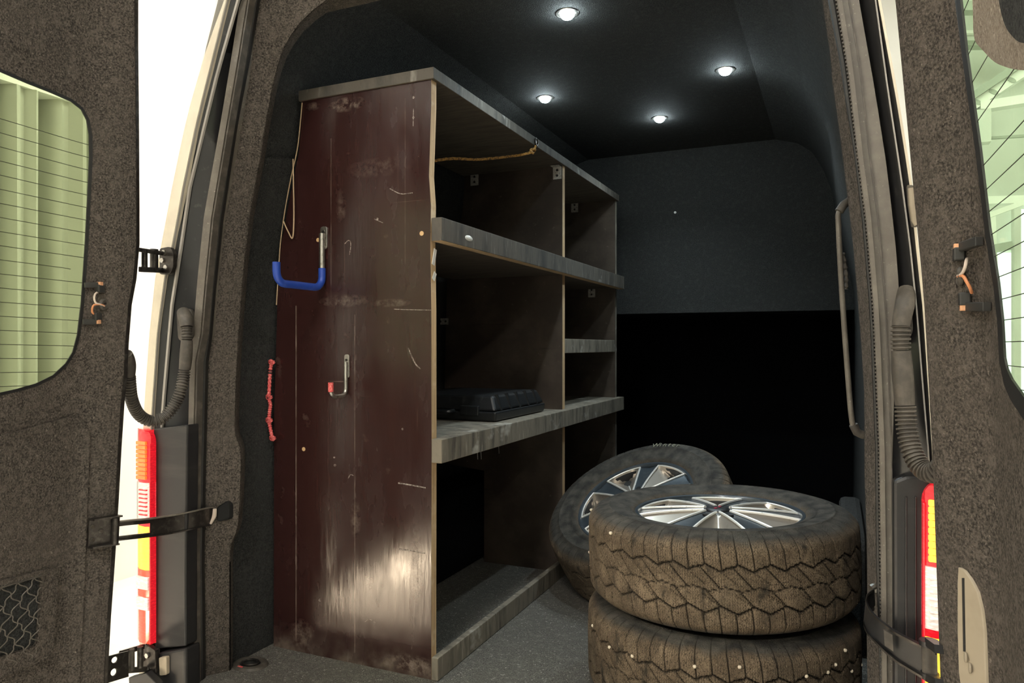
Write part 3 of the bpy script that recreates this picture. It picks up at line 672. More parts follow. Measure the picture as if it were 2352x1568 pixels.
for x in (280, 302, 322):
    MB().tube([at(x, 1497 - (x - 280) * .3, Y=1.29 + (x - 280) * .0012), at(x, 1545 - (x - 280) * .3, Y=1.29 + (x - 280) * .0012)], .0075, 10).build('pin', 'steel_dark' if x != 302 else 'rubber_dusty', h2, smooth=True)
MB().bar(at(276, 1500, Y=1.28), at(330, 1484, Y=1.38), .006, .012).build('upper_arm', 'steel_dark', h2)
MB().bar(at(280, 1540, Y=1.28), at(335, 1536, Y=1.38), .010, .014).build('lower_arm', 'rubber_dusty', h2, bevel=.002)
MB().prism([at(x, y, Y=1.385) for x, y in ((326, 1490), (334, 1478), (356, 1494), (358, 1545), (350, 1552), (326, 1530))], (0, .012, 0)).build('body_plate', 'steel_dark', h2, bevel=.001)
for x, y in ((340, 1504), (328, 1513), (338, 1536)):
    MB().disc(at(x, y, Y=1.384), .007, (0, -1, 0), .006, 6).build('bolt', 'steel', h2)
MB().prism([at(x, y, Y=1.39) for x, y in rounded([(364, 1510), (382, 1508), (382, 1550), (366, 1552)], 4)], (0, .015, 0)).build('buffer', 'cream', h2, bevel=.002)
MB().prism([at(x, y, Y=1.36) for x, y in ((295, 1556), (335, 1545), (362, 1572), (362, 1640), (300, 1640))], (0, .02, 0)).build('hinge_foot', 'plastic', h2, bevel=.002)
h3 = MB().ribbon(line([(2083, 424), (2086, 470), (2094, 520)], 1.400), line([(2098, 424), (2104, 470), (2108, 520)], 1.392), (0, .012, 0)).build('hinge', 'grey_frame', d2, bevel=.002)
MB().tube([at(2092, 432, Y=1.388), at(2094, 470, Y=1.388), at(2099, 505, Y=1.388), at(2106, 516, Y=1.388)], .0045, 10).build('pin', 'cream', h3, smooth=True)

st = thing('door_strap', 'black steel check strap from left door to slot in the felt pillar', 'strap', onL(230, 1220), 'door check straps')
b0, b1, b2, b3 = onL(197, 1190), onL(262, 1180), onL(255, 1248), onL(194, 1257)
MB().prism([p + Vector((.008, 0, 0)) for p in (b0, b1, b2, b3)], (.005, 0, 0)).build('bracket', 'steel_dark', st, bevel=.001)
MB().prism([p + Vector((.008, 0, 0)) for p in (b0, b1, onL(262, 1184), onL(197, 1194))], (.022, 0, 0)).build('bracket_flange', 'steel_dark', st)
MB().prism([p + Vector((.008, 0, 0)) for p in (onL(194, 1253), onL(255, 1244), b2, b3)], (.022, 0, 0)).build('bracket_flange', 'steel_dark', st)
for x, y in ((204, 1208), (223, 1218), (203, 1238)):
    MB().disc(onL(x, y) + Vector((.012, 0, 0)), .005, (1, 0, 0), .004, 8).build('rivet', 'steel', st)
MB().tube([onL(250, 1186) + Vector((.025, 0, 0)), onL(247, 1246) + Vector((.025, 0, 0))], .008, 12).build('pivot', 'steel_dark', st, smooth=True)
def sp3(pts): return spline([at(x, y, Y=Y) for x, y, Y in pts], 5)
top_ = sp3([(258, 1197, 1.235), (300, 1192, 1.27), (345, 1188, 1.32), (400, 1180, 1.385), (450, 1170, 1.435), (488, 1162, 1.49), (499, 1170, 1.508)])
bot_ = sp3([(258, 1241, 1.235), (300, 1236, 1.27), (345, 1231, 1.32), (400, 1223, 1.385), (450, 1212, 1.435), (482, 1204, 1.49), (497, 1194, 1.508)])
nA = 10
topl = [a * .72 + b * .28 for a, b in zip(top_, bot_)]; botl = [a * .2 + b * .8 for a, b in zip(top_, bot_)]
MB().ribbon(top_[:nA + 1], topl[:nA + 1], (.004, -.004, 0)).build('upper_rail', 'steel_dark', st, smooth=True)
MB().ribbon(botl[:nA + 1], bot_[:nA + 1], (.004, -.004, 0)).build('lower_rail', 'steel_dark', st, smooth=True)
MB().ribbon(top_[nA:], bot_[nA:], (.004, -.004, 0)).build('arm', 'steel_dark', st, smooth=True)
MB().ribbon(top_, [p + Vector((.010, -.012, .001)) for p in top_], (0, 0, -.003)).build('arm_flange', 'grey_frame', st, smooth=True)
MB().ribbon(bot_, [p + Vector((.008, -.009, 0)) for p in bot_], (0, 0, .003)).build('arm_flange', 'steel_dark', st, smooth=True)
MB().ribbon(sp3([(489, 1168, 1.485), (487, 1185, 1.485), (481, 1202, 1.485)]), sp3([(495, 1168, 1.483), (494, 1186, 1.483), (484, 1204, 1.483)]), (0, .004, 0)).build('arm_tip', 'wire_w', st)

s2 = thing('door_strap', 'black curved check strap across the right pillar at the tail lamp', 'strap', at(2060, 1450, Y=1.4), 'door check straps')
tp = sp3([(2006, 1352, 1.47), (1990, 1366, 1.455), (1992, 1390, 1.435), (2012, 1416, 1.41), (2050, 1446, 1.385), (2090, 1468, 1.365), (2124, 1484, 1.35), (2150, 1496, 1.335)])
bt = sp3([(2008, 1392, 1.47), (1984, 1420, 1.455), (1990, 1446, 1.435), (2012, 1470, 1.41), (2050, 1506, 1.385), (2090, 1532, 1.365), (2124, 1552, 1.35), (2150, 1566, 1.335)])
MB().ribbon(tp, bt, (.002, .006, 0)).build('arm', 'plastic', s2, smooth=True)
MB().ribbon(tp, [p + Vector((.0, -.010, .002)) for p in tp], (0, 0, -.004)).build('arm_flange', 'steel_dark', s2, smooth=True)
MB().ribbon(bt, [p + Vector((.0, -.008, 0)) for p in bt], (0, 0, -.004)).build('arm_flange', 'steel_dark', s2, smooth=True)
MB().tube([at(2134, 1478, Y=1.335), at(2136, 1560, Y=1.335)], .011, 14).build('pivot', 'rubber_dusty', s2, smooth=True)
MB().tube([at(2134, 1470, Y=1.335), at(2134, 1482, Y=1.335)], .0145, 14).build('pivot_cap', 'plastic', s2, smooth=True)
MB().tube([at(2136, 1544, Y=1.335), at(2136, 1552, Y=1.335)], .0135, 14).build('pivot_ring', 'plastic', s2, smooth=True)
MB().bar(at(2136, 1474, Y=1.33), onR(2166, 1492) + Vector((-.004, 0, 0)), .014, .012).build('bracket', 'plastic', s2)
MB().bar(at(2136, 1556, Y=1.33), onR(2168, 1570) + Vector((-.004, 0, 0)), .014, .012).build('bracket', 'plastic', s2)
MB().prism([at(x, y, Y=1.372) for x, y in ((2030, 1446), (2050, 1458), (2052, 1496), (2032, 1482))], (0, .005, 0)).build('wear_plate', 'rubber_dusty', s2)
MB().tube(sp3([(2000, 1350, 1.475), (2010, 1346, 1.48), (2012, 1356, 1.485)]), .006, 8).build('hook_end', 'steel', s2, smooth=True)

# ------------------------------------------------------------------ bellows over the door cables
def bellows(label, pts, segs, loc):
    t = thing('cable_bellows', label, 'cable hose', loc, 'rubber cable bellows between pillar and door')
    path = spline([at(x, y, Y=Y) for x, y, Y in pts], 40); n = len(path)
    L = [0]
    for a, b in zip(path, path[1:]): L.append(L[-1] + (b - a).length)
    tot = L[-1]
    for i, (f0, f1, r, ribbed, nm) in enumerate(segs):
        sub = [k for k in range(n) if f0 * tot <= L[k] <= f1 * tot]
        if ribbed:
            MB().tube([path[k] for k in sub], lambda i, s=sub: r * (1 + .13 * (1 if math.sin(L[s[i]] * 2 * math.pi / .0072) > 0 else -1)), 14).build(nm, 'rubber_dusty', t, smooth=True)
        else:
            MB().tube([path[k] for k in sub], lambda i, s=sub: r * (1.0 + .1 * math.sin(math.pi * i / max(1, len(s) - 1))), 14).build(nm, 'rubber_dusty' if nm != 'sleeve' else 'rubber_dusty', t, smooth=True)
    return t
bellows('dark grey ribbed cable bellows hanging in a loop beside the left pillar',
        [(421, 716, 1.43), (428, 740, 1.415), (429, 790, 1.41), (424, 850, 1.41), (417, 890, 1.40), (404, 925, 1.39), (376, 958, 1.365), (345, 966, 1.34), (318, 950, 1.31), (302, 915, 1.275), (297, 870, 1.255), (297, 835, 1.245), (290, 812, 1.225)],
        [(0, .10, .0165, 0, 'elbow'), (.10, .16, .0125, 1, 'ribs'), (.16, .30, .0145, 0, 'sleeve'), (.30, .88, .0135, 1, 'ribs'), (.88, 1.0, .0135, 0, 'door_boot')], at(420, 800, Y=1.41))
MB().prism([at(x, y, Y=1.43) for x, y in rounded([(404, 712), (440, 706), (442, 780), (408, 786)], 16)], (0, .012, 0)).build('trim_4', 'rubber_dusty', kind='structure', bevel=.003)
bellows('dark grey ribbed cable bellows running down beside the right pillar',
        [(2082, 668, 1.43), (2078, 700, 1.405), (2069, 750, 1.40), (2070, 810, 1.40), (2074, 870, 1.40), (2079, 935, 1.40), (2084, 990, 1.395), (2096, 1040, 1.385), (2118, 1076, 1.37), (2146, 1086, 1.35), (2168, 1066, 1.335)],
        [(0, .20, .0140, 0, 'elbow'), (.20, .31, .0138, 1, 'ribs'), (.31, .56, .0150, 0, 'sleeve'), (.56, 1.0, .0148, 1, 'ribs')], at(2070, 800, Y=1.4))
MB().prism([at(x, y, Y=1.425) for x, y in rounded([(2074, 664), (2090, 660), (2098, 760), (2082, 790), (2066, 770)], 10)], (0, .01, 0)).build('trim_5', 'rubber_dusty', kind='structure', bevel=.003)

# ------------------------------------------------------------------ tail lamps
def lens(name, c, e=None, es=0, rough=.15):
    return mat(name, c, rough, coat=.6, layers=[((80, 80, 260), 1, .5, .6, tuple(min(1, x * 1.35 + .01) for x in c))], emis=(e, es) if e else None)
MT['l_red'] = lens('lens_red', (.50, .008, .014), (1, .01, .03), .35)
MT['l_redlit'] = lens('lens_red_dim', (.55, .04, .02), (1, .10, .04), .45)
MT['l_amber'] = lens('lens_amber', (.75, .38, .02), (1, .62, .04), 1.5)
MT['l_clear'] = lens('lens_clear', (.74, .66, .62), (1, .9, .85), .12, .1)
MT['l_orange'] = lens('lens_orange', (.70, .14, .03), (1, .25, .04), .5)
MT['l_led'] = emit('lit_led_column', (1, .50, .045), 2.6)
def lamp(label, f, loc, lit, c0, c1):
    t = thing('tail_lamp', label, 'tail lamp', loc, 'rear lamps of the van')
    # plan section of the lens from pillar side to body side
    sec = [(.0, 1.405), (.004, 1.392), (.020, 1.386), (.045, 1.390), (.066, 1.402), (.078, 1.425), (.080, 1.46)]
    sec = [(f(x), y) for x, y in sec]
    def band(z0, z1, m, nm, top=0, bottom=0, grow=0):
        pts = [(x, y - grow) for x, y in sec] + [(sec[-1][0], 1.47), (sec[0][0], 1.47)]
        mb = MB()
        lv = [(z0, 0)] + ([] if not top else []) + [(z1, 0)]
        if top:   # rounded inner upper corner
            for k in range(7):
                a = k / 6; zz = z1 - top + top * math.sin(a * math.pi / 2); cut = top * .9 * (1 - math.cos(a * math.pi / 2))
                lv = ([(z0, 0)] if k == 0 else lv[:-1] if lv[-1] == (z1, 0) else lv) + [(zz, cut)]
        rings = []
        x_in = sec[0][0]; sg = 1 if sec[-1][0] > x_in else -1
        for zz, cut in lv:
            rings.append([(x if (x - x_in) * sg >= cut else x_in + cut * sg, y, zz) for x, y in pts])
        n = len(pts); vs = [p for r_ in rings for p in r_]; fs = [tuple(range(n)), tuple((len(rings) - 1) * n + k for k in range(n))]
        for i in range(len(rings) - 1):
            for k in range(n): fs.append((i * n + k, i * n + (k + 1) % n, (i + 1) * n + (k + 1) % n, (i + 1) * n + k))
        mb.add(vs, fs); return mb.build(nm, m, t, smooth=True, auto=math.radians(50))
    band(.536, .678, 'l_red', 'red_lens', top=.035)
    band(.432, .535, 'l_clear', 'clear_lens', grow=.003)
    band(.418, .431, 'l_red', 'red_band')
    band(.302, .417, 'l_amber', 'amber_lens')
    band(.105, .301, 'l_redlit', 'red_lens')
    def bx(x0, x1, y0, y1, z0, z1, m, nm):
        a, b = sorted((f(x0), f(x1))); return MB().box(a, b, y0, y1, z0, z1).build(nm, m, t, bevel=.002)
    for k in range(9):
        bx(c0, c1, 1.3820, 1.391, .544 + k * .0115, .554 + k * .0115, 'l_led' if lit else 'l_orange', 'led_segment')
    for k in range(7):
        bx(.010, .040, 1.3815, 1.388, .448 + k * .011, .452 + k * .011, 'l_red' if not lit else 'l_clear', 'lens_rib')
    for z0 in (.25, .195):
        bx(.006, .05, 1.383, 1.392, z0, z0 + .034, 'l_clear', 'clear_window')
    bx(.0, .004, 1.386, 1.41, .105, .64, 'l_red', 'inner_edge')
    return t
xl = at(355, 1250, Y=1.40).x; xr = at(2117, 1250, Y=1.40).x
lamp('red, amber and clear tail lamp beside the left door', lambda x: xl - x, (xl, 1.42, .105), False, .014, .05)
lamp('lit tail lamp with glowing amber column beside the right door', lambda x: xr + x, (xr, 1.42, .105), True, .0085, .024)

# ------------------------------------------------------------------ shelving
XF, Y0, Y1, PT = -1.002, 1.715, 3.527, .027
sh = thing('shelf_unit', 'tall worn brown plywood shelf unit along the left van wall', 'shelf', (-1.27, 2.62, 0))
wave = [(XF, .0), (XF, .30), (XF + .001, .62), (XF, 1.0), (XF - .003, 1.18), (XF - .001, 1.28), (XF - .007, 1.36), (XF - .004, 1.44), (XF, 1.55), (XF, 1.62)]
endp = wave + [(-1.441, 1.62), (-1.45, 1.48), (-1.500, 1.28), (-1.527, 1.167), (-1.545, .7), (-1.547, 0)]
mb = MB(); n = len(endp)
pf = [(x, Y0, z) for x, z in endp]; pb = [(x, Y0 + PT, z) for x, z in endp]
mb.cur = 0; mb.add(pf + pb, [tuple(range(n)), tuple(range(2 * n - 1, n - 1, -1))])
mb.cur = 1; mb.add(pf + pb, [(i, (i + 1) % n, n + (i + 1) % n, n + i) for i in range(n)])
mb.build('end_panel', ['film', 'ply_edge'], sh)
cutp = [(XF, 0), (XF, 1.62), (-1.441, 1.62), (-1.45, 1.48), (-1.527, 1.167), (-1.547, .40), (-1.35, .38), (-1.35, 0)]
def panel(nm, poly, y, m=('ply_dark', 'ply_edge')):
    mb = MB(); n = len(poly); pf = [(x, y, z) for x, z in poly]; pb = [(x, y + PT, z) for x, z in poly]
    mb.add(pf + pb, [tuple(range(n)), tuple(range(2 * n - 1, n - 1, -1))]); mb.cur = 1
    mb.add(pf + pb, [(i, (i + 1) % n, n + (i + 1) % n, n + i) for i in range(n)]); return mb.build(nm, list(m), sh)
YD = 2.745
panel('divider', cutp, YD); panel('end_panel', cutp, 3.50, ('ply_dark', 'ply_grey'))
def board(nm, x0, x1, y0, y1, z0, z1, ms=('ply_grey', 'ply_under', 'ply_edge'), bev=.0015):
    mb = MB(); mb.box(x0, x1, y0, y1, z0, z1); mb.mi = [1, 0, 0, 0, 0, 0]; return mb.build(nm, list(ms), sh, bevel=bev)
board('top_board', -1.448, -.992, Y0 - .006, Y1 + .01, 1.62, 1.651, ('ply_worn', 'ply_under', 'ply_edge'))
board('shelf_board', -1.50, XF, Y0 + PT, 3.50, 1.185, 1.206)
board('shelf_board', -1.53, XF, Y0 + PT, 3.50, .626, .648)
board('shelf_board', -1.53, XF - .02, YD + PT, 3.50, .885, .905)
rm = ('ply_grey', 'ply_edge', 'ply_edge')
board('front_rail', XF + .002, -.968, 1.712, 3.545, 1.183, 1.246, ('ply_worn', 'ply_edge', 'ply_edge'), .002)
board('front_rail', XF + .002, -.968, 1.712, 3.540, .586, .650, rm, .002)
board('front_rail', XF - .022, XF, YD + PT + .001, 3.499, .872, .930, rm, .002)
board('base_rail', XF + .002, -.980, 1.712, 3.50, .001, .062, rm, .002)
# L brackets
def bracket(px, py, Y, w=.036, h=.05, leg=.03, horiz=False):
    c = at(px, py, Y=Y - .0015)
    mb = MB()
    if horiz: w, h = h, w * .75
    mb.box(c.x - w / 2, c.x + w / 2, Y - .003, Y - .0002, c.z - h / 2, c.z + h / 2)
    if not horiz: mb.box(c.x - w / 2, c.x + w / 2, Y - leg, Y - .0002, c.z + h / 2 - .003, c.z + h / 2)
    b_ = mb.build('angle_bracket', 'zinc', sh)
    for k in (-1, 1):
        q = (c.x + (k * w * .25 if horiz else 0), Y - .003, c.z + (0 if horiz else k * h * .22))
        MB().disc(q, .005, (0, -1, 0), .0015, 10).build('screw', 'steel_dark', b_)
for a in ((1280, 397, YD), (1090, 412, YD), (1320, 476, 3.5), (1359, 671, 3.5), (1108, 560, YD)): 
    if a[0] != 1108: bracket(*a)
bracket(1018, 738, YD, horiz=True)
# eye hook under the top board for the rope
eh = at(1232, 326, X=-.990)
MB().tube([eh + Vector((0, .012 * math.cos(a * math.pi / 8), .012 * math.sin(a * math.pi / 8))) for a in range(16)], .003, 8, closed=True).build('eye_hook', 'steel_dark', sh, smooth=True)
MB().tube([eh + Vector((-.03, 0, 0)), eh + Vector((0, 0, 0))], .003, 8).build('eye_screw', 'steel_dark', sh)
# peeled strip of edge band hanging off the back edge of the end panel
YP = Y0 - .004
MB().tube(spline([at(x, y, Y=YP) for x, y in ((694, 236), (684, 335), (668, 410), (655, 480), (645, 550), (641, 600), (635, 700))], 6), .0016, 6).build('edge_band', 'ptcord', sh)
MB().tube(spline([at(x, y, Y=YP - .006) for x, y in ((673, 365), (674, 420), (675, 500), (672, 546), (662, 532), (651, 508))], 6), .0019, 6).build('peeled_strip', 'ptcord', sh)
# screws, plugs and deep scratches on the film face
for x, y, r in ((950, 224, .0035), (950, 270, .003), (969, 536, .0065), (867, 503, .0035), (731, 551, .006), (698, 1031, .006), (768, 1050, .003), (770, 1068, .004), (735, 1378, .004), (925, 985, .003)):
    MB().disc(at(x, y, Y=Y0 + .0005), r, (0, -1, 0), .0015, 12).build('plug', 'woodhole' if r > .0045 else 'mark', sh)
for pts, r in ((((938, 799), (946, 818), (955, 836), (966, 847)), .0019), (((860, 503), (880, 512)), .0012), (((915, 1109), (940, 1113), (978, 1120)), .0022), (((916, 1260), (945, 1264), (976, 1270)), .002),
               (((905, 710), (940, 711), (990, 712)), .0011), (((950, 250), (949, 290)), .0012), (((792, 560), (801, 552), (806, 560), (803, 585)), .0014), (((895, 433), (920, 445), (948, 443)), .0014), (((800, 1098), (805, 1090), (812, 1092)), .0014),
               (((838, 1428), (850, 1422), (862, 1430)), .001)):
    MB().tube(spline([at(x, y, Y=Y0 + .0004) for x, y in pts], 5), r, 5).build('scratch', 'mark', sh)
# white paint dab and stray staples on the rails
c = at(1077, 547, X=-.968); MB().lathe([(0, 0), (.016, 0), (.010, .002), (0, .003)], 14, Matrix.Translation(c) @ Matrix.Rotation(math.pi / 2, 4, 'Y') @ Matrix.Diagonal((.5, 1.5, 1, 1))).build('paint_dab', MT['paint'], sh, smooth=True)
for y_, h_ in ((590, .022), (634, .010)):
    p = at(997, y_, X=XF); MB().bar(p + Vector((.0008, -.006, -h_)), p + Vector((.0008, .006, h_)), .014, .0012, (1, 0, 0)).build('paint_dab', MT['paint'], sh)
for x in (1096, 1104, 1145):
    p = at(x, 1032 if x < 1120 else 1020, X=-.99); MB().tube([p, p + Vector((0, .004, -.03))], .0012, 5).build('nail', 'steel', sh)

# black plastic case on the shelf
cs_ = thing('plastic_case', 'black plastic tool case lying on the middle shelf', 'case', (-1.23, 2.41, .65))
bx0, bx1, by0, by1, bz0 = -1.43, -1.035, 2.19, 2.63, .650
def frus(x0, x1, y0, y1, z0, z1, t): 
    return MB().add([(x0, y0, z0), (x1, y0, z0), (x1, y1, z0), (x0, y1, z0), (x0 + t, y0 + t, z1), (x1 - t, y0 + t, z1), (x1 - t, y1 - t, z1), (x0 + t, y1 - t, z1)],
                    [(0, 3, 2, 1), (4, 5, 6, 7), (0, 1, 5, 4), (1, 2, 6, 5), (2, 3, 7, 6), (3, 0, 4, 7)])
frus(bx0, bx1, by0, by1, bz0, bz0 + .032, -.004).build('base', 'case', cs_, bevel=.006)
frus(bx0, bx1, by0, by1, bz0 + .034, bz0 + .084, .022).build('lid', 'case', cs_, bevel=.008)
for xx in (-1.36, -1.13): MB().box(xx - .035, xx + .035, by0 - .008, by0 + .02, bz0 + .018, bz0 + .05).build('latch', 'case', cs_, bevel=.003)
for yy in (2.24, 2.32, 2.40, 2.48, 2.56): MB().bar((bx1 - .004, yy, bz0 + .032), (bx1 - .021, yy, bz0 + .086), .012, .008, (0, 1, 0)).build('rib', 'case', cs_)
MB().tube(spline([(-1.30, by0 - .004, bz0 + .03), (-1.295, by0 - .03, bz0 + .03), (-1.245, by0 - .036, bz0 + .03), (-1.195, by0 - .03, bz0 + .03), (-1.19, by0 - .004, bz0 + .03)], 6), .008, 8).build('handle', 'case', cs_, smooth=True)

# rope slung in the top compartment
e2 = eh + Vector((-.002, 0, -.012))
rp = spline([(-1.26, 1.79, 1.39), at(1010, 367, X=-1.15), at(1100, 366, X=-1.10), at(1180, 358, X=-1.05), at(1212, 352, X=-1.01), at(1224, 346, X=-.992), e2], 14)
ro = thing('rope', 'tan braided rope tied to the eye hook under the shelf top', 'rope', tuple(rp[-1]))
for k in range(3):
    pth = []
    for i, p in enumerate(rp):
        a = i * .9 + k * 2.094; pth.append(p + Vector((math.cos(a) * .5, .6 * math.cos(a + 1), math.sin(a))) * .0022)
    MB().tube(pth, .0026, 6).build('strand', 'rope', ro, smooth=True)
kn = at(1224, 347, X=-.985)
MB().tube([kn + Vector((.004 * math.sin(a * .9), .016 * math.cos(a * .45), .009 * math.sin(a * .45 + .6))) for a in range(15)], .0042, 7).build('knot', 'rope', ro, smooth=True)

# hooks on the end panel
def hook(label, xs, z_top, z_bot, reach, z_tip, r, rc, sleeve_m, sleeve_from, loc):
    t = thing('wall_hook', label, 'hook', loc, 'hooks screwed to the shelf end panel')
    c = r * 1.0
    pts = [(xs, Y0 - c, z_top), (xs, Y0 - c, z_bot + rc)]
    for k in range(1, 7): a = k / 6 * math.pi / 2; pts.append((xs, Y0 - c - rc * (1 - math.cos(a)), z_bot + rc - rc * math.sin(a)))
    pts.append((xs, Y0 - reach + rc, z_bot))
    for k in range(1, 7): a = k / 6 * math.pi / 2; pts.append((xs, Y0 - reach + rc - rc * math.sin(a), z_bot + rc * (1 - math.cos(a))))
    pts.append((xs, Y0 - reach, z_tip))
    P = []
    for a, b in zip(pts, pts[1:]):
        a, b = Vector(a), Vector(b); m = max(1, int((b - a).length / .012)); P += [a + (b - a) * i / m for i in range(m)]
    P.append(Vector(pts[-1]))
    k = next(i for i, p in enumerate(P) if sleeve_from(p, i, len(P)))
    MB().tube(P[:k + 1], r * .82, 12).build('rod', 'steel', t, smooth=True)
    MB().tube(P[k:], r, 14).build('sleeve', sleeve_m, t, smooth=True)
    fl = rounded([(xs - r * 1.15, z_top - .045), (xs + r * 1.15, z_top - .045), (xs + r * 1.15, z_top + .022), (xs - r * 1.15, z_top + .022)], r)
    MB().prism([(p[0], Y0 - .004, p[1]) for p in fl], (0, .004, 0)).build('flat_end', 'steel', t, bevel=.001)
    MB().disc((xs, Y0 - .004, z_top + .006), r * .5, (0, -1, 0), .002, 8).build('screw', 'steel_dark', t)
    return t
xh = at(745, 600, Y=Y0).x
hook('long steel ladder hook with blue plastic sleeve on the end panel', xh, 1.225, 1.068, .198, 1.123, .0105, .032, 'blue', lambda p, i, n: p.z < 1.128, (xh, Y0 - .005, 1.15))
xh2 = at(798, 870, Y=Y0).x
hook('small steel hook with red tip low on the end panel', xh2, .855, .760, .075, .800, .0075, .02, 'red', lambda p, i, n: i > n - 4, (xh2, Y0 - .004, .8))
# knotted red cord hanging at the panel's back edge
cp_ = [at(x, y, Y=1.700) for x, y in ((624, 832), (621, 850), (619, 880), (618, 912), (621, 930), (619, 948), (618, 965), (621, 985), (626, 1006))]
rc_ = thing('knotted_cord', 'red knotted cord hanging between felt wall and end panel', 'cord', tuple(cp_[-1]))
pth = spline(cp_, 14)
MB().tube(pth, lambda i: .0052 + .0011 * math.sin(i * 1.7), 8).build('cord', 'red', rc_, smooth=True)
for i, r in ((0, .0085), (3, .009), (6, .0095), (8, .0085)):
    p = cp_[i]
    MB().tube([p + Vector((r * math.cos(a * .8), -.003 * math.sin(a), r * .8 * math.sin(a * .8) + .001 * a - .004)) for a in range(9)], .0052, 7).build('knot', 'red', rc_, smooth=True)
for i in (14, 40): MB().tube(pth[i:i + 5], .0058, 8).build('dark_band', 'rubber', rc_)

# ------------------------------------------------------------------ ceiling spots
for (px, py), lb in (((1303, 33), 'round lit ceiling spot nearest to the rear doors'), ((1252, 227), 'round lit ceiling spot above the shelf unit'),
                     ((1515, 273), 'round lit ceiling spot farthest into the van'), ((1666, 163), 'round lit ceiling spot nearest to the right wall')):
    p = at(px, py, Z=1.896); t = thing('ceiling_spot', lb, 'ceiling light', tuple(p), 'ceiling spots of the load space')
    T = Matrix.Translation((p.x, p.y, 1.900))
    MB().lathe([(.021, 0), (.021, -.002), (.028, -.0035), (.034, -.002), (.035, 0)], 28, T).build('ring', 'steel', t, smooth=True)
    MB().lathe([(0, -.019), (.008, -.0182), (.015, -.0155), (.0205, -.009), (.021, -.001)], 28, T).build('lens', 'led', t, smooth=True)
    ld = bpy.data.lights.new('spot_beam', 'SPOT'); ld.energy = 11.5; ld.color = (.80, .95, 1.0); ld.spot_size = math.radians(126); ld.spot_blend = .75; ld.shadow_soft_size = .018
    lo_ = bpy.data.objects.new('spot_beam', ld); COL.objects.link(lo_); lo_.parent = t; lo_.location = (0, 0, -.022)

# ------------------------------------------------------------------ grab bar on the right wall
gb = thing('grab_bar', 'thin bent steel grab bar behind the right pillar felt', 'bar', tuple(at(1950, 720, Y=1.72)))
MB().tube(spline([at(1972, 440, Y=1.74), at(1946, 462, Y=1.73), at(1927, 487, Y=1.72), at(1926, 520, Y=1.72), at(1932, 640, Y=1.72), at(1940, 760, Y=1.72), at(1949, 880, Y=1.72), at(1955, 950, Y=1.72), at(1962, 985, Y=1.725), at(1978, 1000, Y=1.73), at(2010, 1004, Y=1.74)], 8), .0058, 10).build('bar', 'grey_frame', gb, smooth=True)
MB().tube([at(1927, 486, Y=1.718), at(1938, 470, Y=1.722), at(1950, 462, Y=1.73)], .009, 10).build('upper_sleeve', 'rubber_dusty', gb, smooth=True)
MB().tube([at(1960, 975, Y=1.722), at(1968, 992, Y=1.726), at(1984, 999, Y=1.73)], .009, 10).build('lower_sleeve', 'rubber_dusty', gb, smooth=True)
MB().tube(spline([at(1936, 580, Y=1.725), at(1941, 610, Y=1.73), at(1944, 640, Y=1.73), at(1943, 665, Y=1.728)], 6), lambda i: .004 + .0012 * math.sin(i * 2.1), 8).build('tape_wrap', 'rubber_dusty', gb)

# tie-down ring in the floor
td = at(575, 1526, Z=.0); tdo = thing('tie_down', 'round floor lashing ring in its recessed plate by the left pillar', 'tie-down', tuple(td))
T = Matrix.Translation(td + Vector((0, 0, .0005))) @ Matrix.Diagonal((1.0, .82, 1, 1))
MB().lathe([(.030, .002), (.034, .007), (.042, .008), (.050, .006), (.054, .0)], 32, T).build('plate', 'rubber_dusty', tdo, smooth=True)
MB().lathe([(0, .001), (.030, .001), (.030, .0035), (0, .0025)], 32, T).build('cup', 'rubber', tdo)
MB().tube([td + Vector((.024 * math.cos(a * math.pi / 10), .019 * math.sin(a * math.pi / 10), .007)) for a in range(20)], .0035, 8, closed=True).build('ring', 'steel_dark', tdo, smooth=True)
MB().bar(td + Vector((-.012, -.034, .008)), td + Vector((.006, -.036, .008)), .005, .002).build('red_mark', 'red', tdo)

